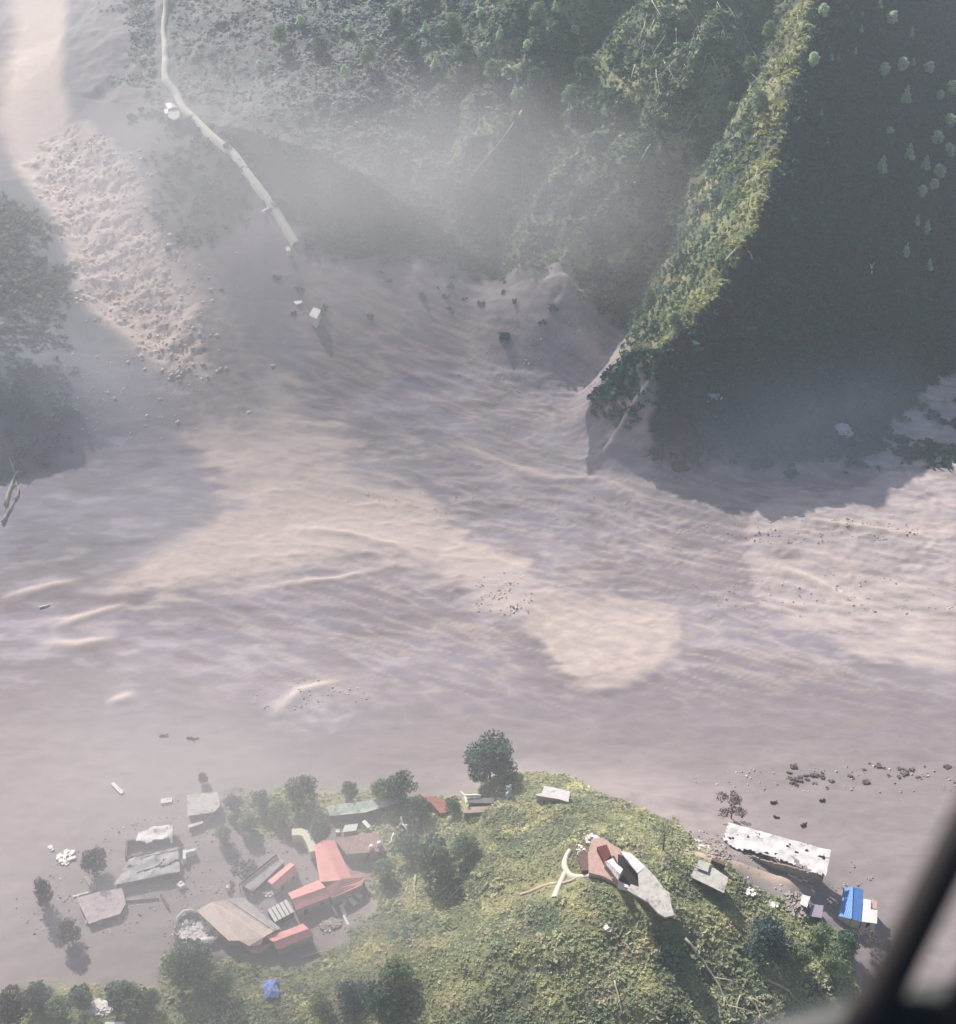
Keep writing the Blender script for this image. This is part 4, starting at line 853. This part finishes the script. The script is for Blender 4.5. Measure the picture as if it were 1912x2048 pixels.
# --- left houses
zL = ground_at(300, 1750)
building('flat_grey_house', 'flat square grey roofed house with a pale upper edge, farthest of the left group', [[(374,1590,2.8),(436,1583,2.8),(440,1612,2.8),(428,1624,2.8),(375,1632,2.8)]], CONC, MUDWALL, z0=ground_at(405,1625))
building('porch_strip', 'narrow broken pale porch strip in front of the flat square grey house', [[(376,1650,1.6),(405,1642,1.6),(406,1646,1.5),(377,1656,1.5)]], WHITE, MUDWALL, z0=ground_at(392,1660), openings=False, over=.1)
t = thing('white_rubble_house', 'house with a lumpy whitish broken roof and a brown wall below', 'building', P(315,1680,zL)+(zL,))
cor = [(278,1655,2.8),(346,1650,2.8),(344,1688,2.4),(270,1692,2.4)]
slab_cells(t, 'roof', cor, zL, .4, lambda u, v, q: (v < .82 + .14*n1_(q[0]*.5, 1, 21)) and (v > .22*max(0, 1-u*2.2) + .08*abs(n1_(q[0]*.7, 3, 22))) and n1_(q[0]*.6, q[1]*.6, 23) < .55, WHITE, .3, .9, 24)
ruin_walls(t, [(252,1680,2.0),(358,1668,2.0),(362,1694,1.8),(250,1714,1.8)], zL, 1.9, MUDWALL, 7, .5, .5, .2)
t = thing('cracked_grey_house', 'widest grey roof of the left group, cracked, below the lumpy white roof', 'building', P(300,1730,zL)+(zL,))
cor = [(258,1718,2.6),(356,1694,2.6),(360,1742,2.3),(228,1770,2.2)]
def keepL(u, v, q):
    crack = abs(v - (.62 + .12*n1_(q[0]*.3, 0, 31))) < .035 and u > .35
    crack2 = abs(u - (.68 + .1*n1_(q[1]*.5, 2, 32))) < .02 and .35 < v < .75
    crack3 = abs(v - (.1 + .05*n1_(q[0]*.3, 9, 33))) < .025 and u > .25
    return not (crack or crack2 or crack3) and u > .03*n1_(q[1], 1, 34) and n1_(q[0]*.5, q[1]*.5, 35) < .62
slab_cells(t, 'roof', cor, zL, .4, keepL, GREYROOF, .2, .35, 36)
ruin_walls(t, [(a, b_, h) for a, b_, h in cor], zL, 2.1, MUDWALL, 8, .35, .15, .7)
building('pink_low_house', 'low pinkish roof, lowest of the left group, with a bright broken lower edge', [[(153,1796,1.8),(195,1784,2.1),(244,1776,1.8),(252,1806,1.6),(240,1828,1.5),(205,1838,1.4),(178,1848,1.4),(165,1822,1.6)]], mat('pinkish_roof', lin(200,182,182), .8, .25, .8, .3, dirt=.35), MUDWALL, z0=ground_at(205,1830))
rubble('rubble_heap', 'bright white broken edge at the lower left of the low pinkish roof', 187, 1843, 14, 5, 18, .9, WHITE, 22)
rubble('rubble_heap', 'pale rubble along the lower right edge of the low pinkish roof', 235, 1830, 18, 6, 24, .7, PLASTER, 23)
rubble('white_debris', 'tangle of white wreckage in the mud left of the left group of houses', 134, 1715, 17, 14, 36, 1.1, BRIGHT, 24, 'debris')
rubble('white_debris', 'small faint white piece above the tangle of white wreckage', 104, 1697, 7, 4, 7, .8, WHITE, 25, 'debris')
flat_piece('fallen_beam', 'pale beam leaning toward the low pinkish roof', 180, 1768, 5.6, .9, -.95, PLASTER, .4)
flat_piece('fallen_beam', 'pale beam lying left of the low pinkish roof', 165, 1789, 4.8, .5, .35, WHITE, .35)
def lshape(px, py, s, label):
    q = G(px, py, 1.5); mb = MB(); z = hz1(q.x, q.y); mb.box((q.x, q.y, z+1), .8*s, 3*s, 2, .15); mb.box((q.x+1.5*s, q.y+1.3*s, z+1), 2.6*s, .7*s, 1.96, .35); tag(mb.build('angled_wall', BRIGHT), label, 'wall')
lshape(369, 1711, 1.0, 'bright white angled wall right of the lumpy white roof')
flat_piece('white_block', 'white block at the right corner of the cracked grey roof', 363, 1774, 1.5, 1.5, .8, BRIGHT, 1.3)
flat_piece('low_wall', 'low brown wall in the mud right of the low pinkish roof', 330, 1805, 5, .5, -1.0, MUDWALL, .8, cat='wall')
flat_piece('low_wall', 'low pale wall above the low pinkish roof', 285, 1800, 8, .5, .1, PLASTER, .7, cat='wall')
# --- middle row
building('pale_green_house', 'long low house with a faded pale green roof above the brown roof', [[(650,1612,2.6),(720,1603,2.8),(800,1592,2.6),(806,1602,2.4),(730,1625,2.4),(660,1632,2.3)]], PALEGREEN, MUDWALL, z0=ground_at(725,1625))
building('brick_ruin', 'brick coloured low ruin left of the white forked wall', [[(840,1594,2.0),(862,1592,2.2),(912,1604,2.0),(915,1622,1.8),(880,1626,1.8),(862,1606,1.9)]], BRICK, BRICK, z0=ground_at(882,1620))
zF = ground_at(960,1612)
building('forked_wall_building', 'shaded flat roof with a white forked wall under the huge dark tree', [[(934,1597,2.2),(1052,1592,2.2),(1050,1606,2.0),(934,1606,2.0)]], mat('shade_roof', lin(128,126,120), .8, .2, .8, .2, dirt=.3), MUDWALL, z0=zF)
mb = MB(); mb.tube([P(a, b_, zF+2.5)+(zF+2.5,) for a, b_ in [(921,1584),(930,1592),(955,1591),(962,1591)]], [.35,.45,.4,.2], 6); mb.tube([P(a, b_, zF+2.4)+(zF+2.4,) for a, b_ in [(930,1592),(934,1606)]], [.45,.35], 6); tag(mb.build('forked_white_beam', BRIGHT), 'forked bright white beam at the left end of the shaded flat roof', 'beam')
building('sandy_courtyard_roof', 'pale sandy roof just below the shaded flat roof', [[(930,1614,1.6),(1040,1610,1.6),(1030,1622,1.4),(925,1626,1.4)]], SAND, MUDWALL, z0=zF, openings=False)
mb = MB(); q = G(1018, 1590, 1); z = hz1(q.x, q.y)
for k in range(7): mb.tube([(q.x+.4*math.sin(k*2.1), q.y+.3*math.cos(k*1.7), z+k*.75-.3),(q.x+.6*math.sin(k*2.1+1), q.y+.3*math.cos(k+2), z+k*.75+.6)], [.75-.05*k,.45-.04*k], 6)
mb.tube([(q.x,q.y,z-.5),(q.x+.2,q.y,z+5)],[.5,.2],6); tag(mb.build('pale_stump', mat('pale_blue_wood', lin(176,188,204), .8, .3, 2, .3)), 'pale bluish upright stump in front of the huge dark tree', 'tree stump')
for i,(px, py, s) in enumerate([(834,1635,1.0),(867,1630,.8),(900,1635,1.3)]):
    q = G(px, py, 1.2); mb = MB(); z = hz1(q.x, q.y); mb.tube([(q.x,q.y,z-.2),(q.x,q.y,z+.2),(q.x,q.y,z+1.2),(q.x,q.y,z+1.5)], [.5*s,.6*s,.6*s,.2*s], 10)
    tag(mb.build('white_drum', BRIGHT, None, True), ['left','middle (faintest)','right (brightest)'][i] + ' one of three white drums in a row under the trees', 'drum', 'white drums in a row')
for i, (px, py, a, L, W_2, l) in enumerate([(752,1776,.0,0,0,'')]): pass
wd = [(703,1800,4.0,1.3,-.9,'pale sheet, longest of the scraps right of the red cross building'),(714,1790,3.0,1.2,-.6,'bright sheet, upper right of the scraps by the red cross building'),(690,1803,1.2,.9,.5,'small white scrap between the scraps by the red cross building'),(688,1825,2.6,1.0,-1.2,'narrow white scrap, middle of the line below the red cross building'),(692,1841,3.2,.6,-1.1,'lowest narrow white scrap in the line right of the striped shed'),(685,1812,1.4,1.0,.8,'square white scrap at the head of the narrow line of scraps')]
for px, py, L, W_2, a, l in wd: flat_piece('white_scrap', l, px, py, L, W_2, a, BRIGHT, .3, group='white scraps right of the red roofs')
flat_piece('white_scrap', 'short bright scrap at the right tip of the lower red building', 655, 1862, 1.6, .7, 0, BRIGHT, .3)
rubble('grey_heap', 'rounded grey heap right of the lower red building', 662, 1850, 18, 9, 60, 1.2, PLASTER, 26)
trunk_thing('dead_white_tree', [(802,1634),(806,1648),(815,1662)], .4, 'bright white dead tree with spread branches right of the brown roof', None, 4, 300, 1.5, BRIGHT)
trunk_thing('dead_white_tree', [(788,1668),(782,1682),(776,1692)], .3, 'thin white dead branch at the right corner of the brown roof', None, 2, 301, 1.0, BRIGHT)
rubble('white_debris', 'white broken ruin at the lower edge among the bottom left trees', 203, 2016, 22, 10, 50, 1.3, WHITE, 27, 'ruin')
rubble('white_debris', 'sprinkle of tiny white scraps right of the white ruin at the lower edge', 270, 2028, 12, 8, 9, .7, BRIGHT, 28, 'debris')
flat_piece('white_block', 'bright block at the left tip of the white ruin at the lower edge', 170, 2027, 1.6, 1.0, .2, BRIGHT, .6)
building('pale_low_roof', 'strip of pale roof at the very bottom edge left of centre', [[(210,2044,1.5),(250,2043,1.5),(250,2060,1.3),(210,2060,1.3)]], WHITE, MUDWALL, openings=False)
# blue tarpaulin
q = G(542, 1978, .6); n = 14; v = []; f = []
for i in range(n+1):
    for j in range(n+1):
        x, y = q.x + (i/n-.5)*3.6 + .5*math.sin(j*.5), q.y + (j/n-.5)*5 ; v.append((x, y, hz1(x, y) + 1.7 + .5*n1_(i*.4, j*.4, 88) - 1.3*((i/n-.5)**2+(j/n-.5)**2)*2))
for i in range(n):
    for j in range(n): f.append([i*(n+1)+j, (i+1)*(n+1)+j, (i+1)*(n+1)+j+1, i*(n+1)+j+1])
me_ = bpy.data.meshes.new('blue_tarpaulin'); me_.from_pydata(v, [], f); me_.update(); me_.polygons.foreach_set('use_smooth', [True]*len(f)); tag(mesh_obj('blue_tarpaulin', me_, mat('blue_tarp', lin(132,154,214), .6, .2, 1, .3)), 'crumpled light blue tarpaulin in the scrub near the lower edge', 'tarpaulin')
# --- upper valley
zK = ground_at(335, 220)
building('knoll_house', 'small white house on the round knoll beside the pale track', [[(330,207,2.2),(340,205,3.0),(345,214,3.0),(336,218,2.2)],[(340,205,3.0),(348,207,2.2),(352,214,2.2),(345,214,3.0)]], BRIGHT, WHITE, z0=zK, openings=False, over=.2)
building('knoll_annex', 'smaller white hut left of the white house on the knoll', [[(328,218,2.2),(336,217,2.2),(337,226,2.0),(329,227,2.0)]], BRIGHT, WHITE, z0=zK, openings=False, over=.2)
building('knoll_platform', 'rounded grey terrace with dark rim below the white knoll house', [[(334,227,1.6),(345,219,1.6),(358,222,1.6),(359,234,1.6),(349,240,1.6),(338,235,1.6)]], CONC, DARK, z0=zK, openings=False, over=.05)
z6 = ground_at(628, 628)
building('square_hut', 'white square hut, larger of two below the end of the track', [[(618,630,2.5),(627,614,2.5),(642,620,2.5),(633,638,2.5)]], BRIGHT, WHITE, z0=z6, openings=False)
building('small_hut', 'small white hut, upper left of two below the end of the track', [[(587,604,2.5),(594,596,2.5),(606,597,2.5),(603,606,2.5),(592,609,2.5)]], BRIGHT, WHITE, z0=z6, openings=False)
building('pale_box', 'faint pale box at the very end of the pale track', [[(571,494,2),(579,493,2),(581,501,2),(573,502,2)]], CREAM, WHITE, openings=False)
flat_piece('white_pole', 'thin white post leaning beside the lower bend of the track', 535, 419, 7, .9, 1.0, BRIGHT, .7)
flat_piece('dark_boulder', 'single small dark boulder on the pale slope right of the chute', 336, 501, 1.8, 1.6, .4, DARK, 1.4, cat='boulder')
BROWNLOG = mat('wet_log', lin(98,84,76), .8, .3, 2, .3)
for px, py, L, W_2, a, l in [(90,1212,7,2.2,.5,'bright white log end sticking from the mud at the left edge, mid height'),(1608,1648,5,.8,.8,'short dark log on the mud above the long white roof'),(1645,1600,4,.6,.2,'thin dark log farther right above the long white roof'),(1547,1604,4,.8,.1,'faint dark log above and left of the short dark log'),(1553,1634,4,.6,-.1,'faint dark streaky log left of the short dark log'),
                        (385,1476,8,.8,.05,'long dark log lying flat on the mud in the left middle'),(327,1470,6,1.6,.3,'pale flat rock left of the long dark log'),(235,1578,5,1,-.8,'small pale shard on the mud above the left houses'),(333,1603,3,1.5,.2,'faint pinkish stone on the mud left of the flat grey house')]:
    if 'log' in l:
        ex, ey = L*3.2*math.cos(a), -L*2.2*math.sin(a); trunk_thing('drift_log', [(px-ex/2, py-ey/2), (px+1, py+1), (px+ex/2, py+ey/2)], .42, l, None, 2, int(px), .15, WHITE if 'bright' in l else BROWNLOG); continue
    flat_piece('mud_stone', l, px, py, L, W_2, a, (DARK if 'dark' in l else WHITE), .5, cat='log' if 'log' in l else 'stone')
for i, (px, py, s) in enumerate([(1425,797,2.2),(1690,863,3.2),(1640,1010,0)][:2]):
    rubble('pale_rock', ['small pale rock in the dark shaded hollow','larger pale rock at the right side of the dark shaded hollow'][i], px, py, 12*s/2, 6*s/2, 14, s, mat('shade_rock%d' % i, lin(190,186,196), .9, .2, 1, .2), 60+i, 'rock')
rn = random.Random(12)
for i in range(34):
    px = rn.uniform(1575, 1900); py = 1560 + rn.gauss(0, 12) - (px-1575)*.06; s = rn.uniform(.35, 1.0)
    rubble('mud_clod', 'dark clod in the broken line of clods crossing the mud at right', px, py, 9*s, 3, 7, .9*s, mat('clod', lin(116,102,98), .95, .3, 1.2, .3) if i == 0 else bpy.data.materials['clod'], 400+i, 'clod', 'dark clods in a broken line across the mud')

# --- fine litter, past counting
rg = np.random.default_rng(33)
def litter(name, label, areas, cols, smin, smax, flat=.5):
    xs_, ys_ = [], []
    for px, py, rx, ry, n in areas:
        q = G(px, py); a = rg.uniform(0, 6.28, n); r = np.sqrt(rg.uniform(0, 1, n)); xs_.append(q.x + r*rx*np.cos(a)); ys_.append(q.y + r*ry*np.sin(a))
    x = np.concatenate(xs_); y = np.concatenate(ys_); n = len(x); c = np.array(cols)[rg.integers(0, len(cols), n)]
    k = rg.uniform(size=n) < sstep(-.3, .4, fbm(x/6., y/6., 301, 2)); x, y, c = x[k], y[k], c[k]
    return rocks(name, label, x, y, rg.uniform(smin, smax, len(x)), c)
WH, TN, BR, GY, DK = lin(210,202,196), lin(176,160,146), lin(116,94,82), lin(150,144,142), lin(84,74,70)
litter('scattered_rubble', 'small rubble and scraps strewn between the ruined houses', [(300,1740,22,18,700),(190,1790,20,16,420),(400,1640,14,10,200),(470,1760,16,16,420),(640,1790,24,14,500),(385,1865,11,8,350),(740,1700,16,10,260),
   (1440,1700,12,8,420),(1560,1800,22,9,520),(1600,1730,20,7,260),(1215,1700,12,10,180),(250,2010,30,8,200)], [WH, TN, TN, BR, GY, DK], .18, .62)
litter('mud_gravel', 'coarse stones and clods showing through the mud', [(1180,740,55,16,900),(1600,1060,45,7,700),(1650,1190,50,10,500),(620,1390,18,7,260),(1010,1190,10,13,420),(250,800,30,24,900),(1720,1560,50,5,380),(1000,1010,60,9,260)], [MUD_TAN*1.2, TN, TN, MUD_PALE], .12, .7)
# ---------------------------------------------------------------- the aircraft window frame the view is taken past (out of focus, a metre away)
def CP(px, py, d):
    r = ray_dir(px, py); return Vector((r[0]*d, r[1]*d, CH + r[2]*d))
PAINT_D, nt, b = new_mat('dark_frame_paint'); b.inputs['Base Color'].default_value = (.03, .022, .022, 1); b.inputs['Roughness'].default_value = .6
nn_ = N(nt, 'ShaderNodeTexNoise'); nn_.inputs['Scale'].default_value = 60; bp = N(nt, 'ShaderNodeBump'); bp.inputs['Strength'].default_value = .1; nt.links.new(nn_.outputs[0], bp.inputs['Height']); nt.links.new(bp.outputs[0], b.inputs['Normal'])
PAINT_G, nt, b = new_mat('grey_frame_paint'); b.inputs['Base Color'].default_value = (.03, .034, .036, 1); b.inputs['Roughness'].default_value = .55
o0 = CP(1800, 1850, 1.1)
af = thing('aircraft_frame', 'dark blurred aircraft window strut and sill across the bottom right corner', 'aircraft frame', tuple(o0))
def oval_bar(name, pts, w_, th, matr):
    mb = MB(); pts = [Vector(p) for p in pts]; fw = Vector(tuple(ray_dir(956, 1024))).normalized(); n0 = 0; seg = 14
    for i, p in enumerate(pts):
        t_ = (pts[min(i+1, len(pts)-1)] - pts[max(i-1, 0)]).normalized(); a = t_.cross(fw).normalized(); b_ = t_.cross(a)
        ww = w_[i] if isinstance(w_, list) else w_
        for k in range(seg):
            q = p + a*math.cos(2*math.pi*k/seg)*ww*.5 + b_*math.sin(2*math.pi*k/seg)*th*.5; mb.v.append(tuple(q))
    for i in range(len(pts)-1):
        for k in range(seg): j = (k+1) % seg; mb.f.append([i*seg+k, i*seg+j, (i+1)*seg+j, (i+1)*seg+k])
    mb.f.append(list(range(seg))[::-1]); mb.f.append([(len(pts)-1)*seg+k for k in range(seg)])
    return mb.build(name, matr, af, True)
oval_bar('strut', [CP(2110,1300,1.1), CP(2009,1500,1.1), CP(1908,1700,1.1), CP(1807,1900,1.1), CP(1756,2000,1.1), CP(1675,2160,1.1)], [.030,.030,.031,.032,.034,.038], .03, PAINT_D)
oval_bar('sill', [CP(1380,2170,1.12), CP(1560,2105,1.12), CP(1740,2062,1.12), CP(1960,2040,1.12), CP(2300,2030,1.12)], [.04,.05,.058,.068,.08], .06, PAINT_G)
oval_bar('inner_trim', [CP(2100,1640,1.08), CP(2020,1820,1.08), CP(1950,1970,1.08), CP(1890,2120,1.08)], [.02,.022,.03,.05], .02, PAINT_D)
# ---------------------------------------------------------------- drifting dust
def dust(name, label, c, r, dens, colr, seed, nscale=1.6):
    import bmesh
    me = bpy.data.meshes.new(name); bm = bmesh.new(); bmesh.ops.create_icosphere(bm, subdivisions=3, radius=1); bm.to_mesh(me); bm.free()
    m_ = bpy.data.materials.new(name); m_.use_nodes = True; nt = m_.node_tree; nt.nodes.remove(nt.nodes['Principled BSDF']); L = nt.links.new
    pv = nt.nodes.new('ShaderNodeVolumePrincipled'); pv.inputs['Color'].default_value = colr; pv.inputs['Anisotropy'].default_value = .2
    tc = N(nt, 'ShaderNodeTexCoord'); ln = N(nt, 'ShaderNodeVectorMath', operation='LENGTH'); L(tc.outputs['Object'], ln.inputs[0])
    fo = N(nt, 'ShaderNodeMapRange', interpolation_type='SMOOTHSTEP'); fo.inputs[1].default_value = 1.0; fo.inputs[2].default_value = .15; fo.inputs[3].default_value = 0; fo.inputs[4].default_value = 1; L(ln.outputs['Value'], fo.inputs[0])
    mp_ = N(nt, 'ShaderNodeMapping'); mp_.inputs['Location'].default_value = (seed*3.1, seed*1.7, 0); mp_.inputs['Scale'].default_value = (1, 1, .5); L(tc.outputs['Object'], mp_.inputs[0])
    no = N(nt, 'ShaderNodeTexNoise'); no.inputs['Scale'].default_value = nscale; no.inputs['Detail'].default_value = 5; no.inputs['Distortion'].default_value = .6; L(mp_.outputs[0], no.inputs['Vector'])
    nr = N(nt, 'ShaderNodeMapRange'); nr.inputs[1].default_value = .36; nr.inputs[2].default_value = .68; nr.inputs[3].default_value = .3; nr.inputs[4].default_value = 1.5; L(no.outputs[0], nr.inputs[0])
    a = N(nt, 'ShaderNodeMath', operation='MULTIPLY'); L(fo.outputs[0], a.inputs[0]); L(nr.outputs[0], a.inputs[1])
    b_ = N(nt, 'ShaderNodeMath', operation='MULTIPLY'); L(a.outputs[0], b_.inputs[0]); b_.inputs[1].default_value = dens; L(b_.outputs[0], pv.inputs['Density'])
    L(pv.outputs[0], nt.nodes['Material Output'].inputs['Volume'])
    o = mesh_obj(name, me, m_); o.location = c; o.scale = r
    return tag(o, label, kind='stuff')
def dc(px, py, z): q = G(px, py); return (q.x, q.y, q.z + z)
dust('dust_cloud', 'blue grey dust hanging over the slide and the lower track', dc(440,500,28), (190,150,70), .0068, (.80,.78,.81,1), 1)
dust('dust_cloud', 'whitish dust high up over the tan chute', dc(180,60,25), (120,110,60), .0040, (.76,.74,.76,1), 2)
dust('dust_cloud', 'thin grey dust drifting above the flooded roofs', dc(480,1800,22), (130,80,36), .0120, (.86,.85,.86,1), 3)
dust('dust_cloud', 'low dust in the hollow under the ridge, tinted slate blue for its shade', dc(1560,860,6), (80,65,26), .0060, (.50,.62,.84,1), 4)  # dark blue albedo puts the shade of the hollow into the dust colour
dust('dust_cloud', 'soft blue grey dust along the foot of the wooded ridges', dc(940,540,24), (150,95,62), .0056, (.78,.77,.81,1), 5)
dust('dust_cloud', 'thin lilac dust lying low over the whole mud floor', dc(760,1020,8), (230,105,24), .0065, (.79,.76,.81,1), 6)
dust('dust_cloud', 'grey dust along the left bank of the mud', dc(60,860,10), (75,70,40), .0080, (.60,.64,.70,1), 7)
dust('dust_cloud', 'grey dust over the steep bank right of the track', dc(740,450,14), (85,60,36), .0080, (.82,.80,.83,1), 8)
# ---------------------------------------------------------------- haze
zs = Z[(X > -700) & (X < 700) & (Y > -60) & (Y < 1300)]
ztop = max(CH, float(Z.max())) + 12; zbot = float(Z.min()) - 1
xa, xb_, ya, yb = xs[0]-5, xs[-1]+5, ys[0]-5, ys[-1]+5
m = MB(); m.box(((xa+xb_)/2, (ya+yb)/2, (ztop+zbot)/2), xb_-xa, yb-ya, ztop-zbot)
hm_ = bpy.data.materials.new('haze_air'); hm_.use_nodes = True; nt = hm_.node_tree; nt.nodes.remove(nt.nodes['Principled BSDF'])
pv = nt.nodes.new('ShaderNodeVolumePrincipled'); pv.inputs['Density'].default_value = HAZE_DENSITY; pv.inputs['Color'].default_value = HAZE_COLOR
pv.inputs['Anisotropy'].default_value = .25
nt.links.new(pv.outputs[0], nt.nodes['Material Output'].inputs['Volume'])
hz_o = m.build('haze', hm_); tag(hz_o, 'pale dusty air filling the valley', kind='stuff')
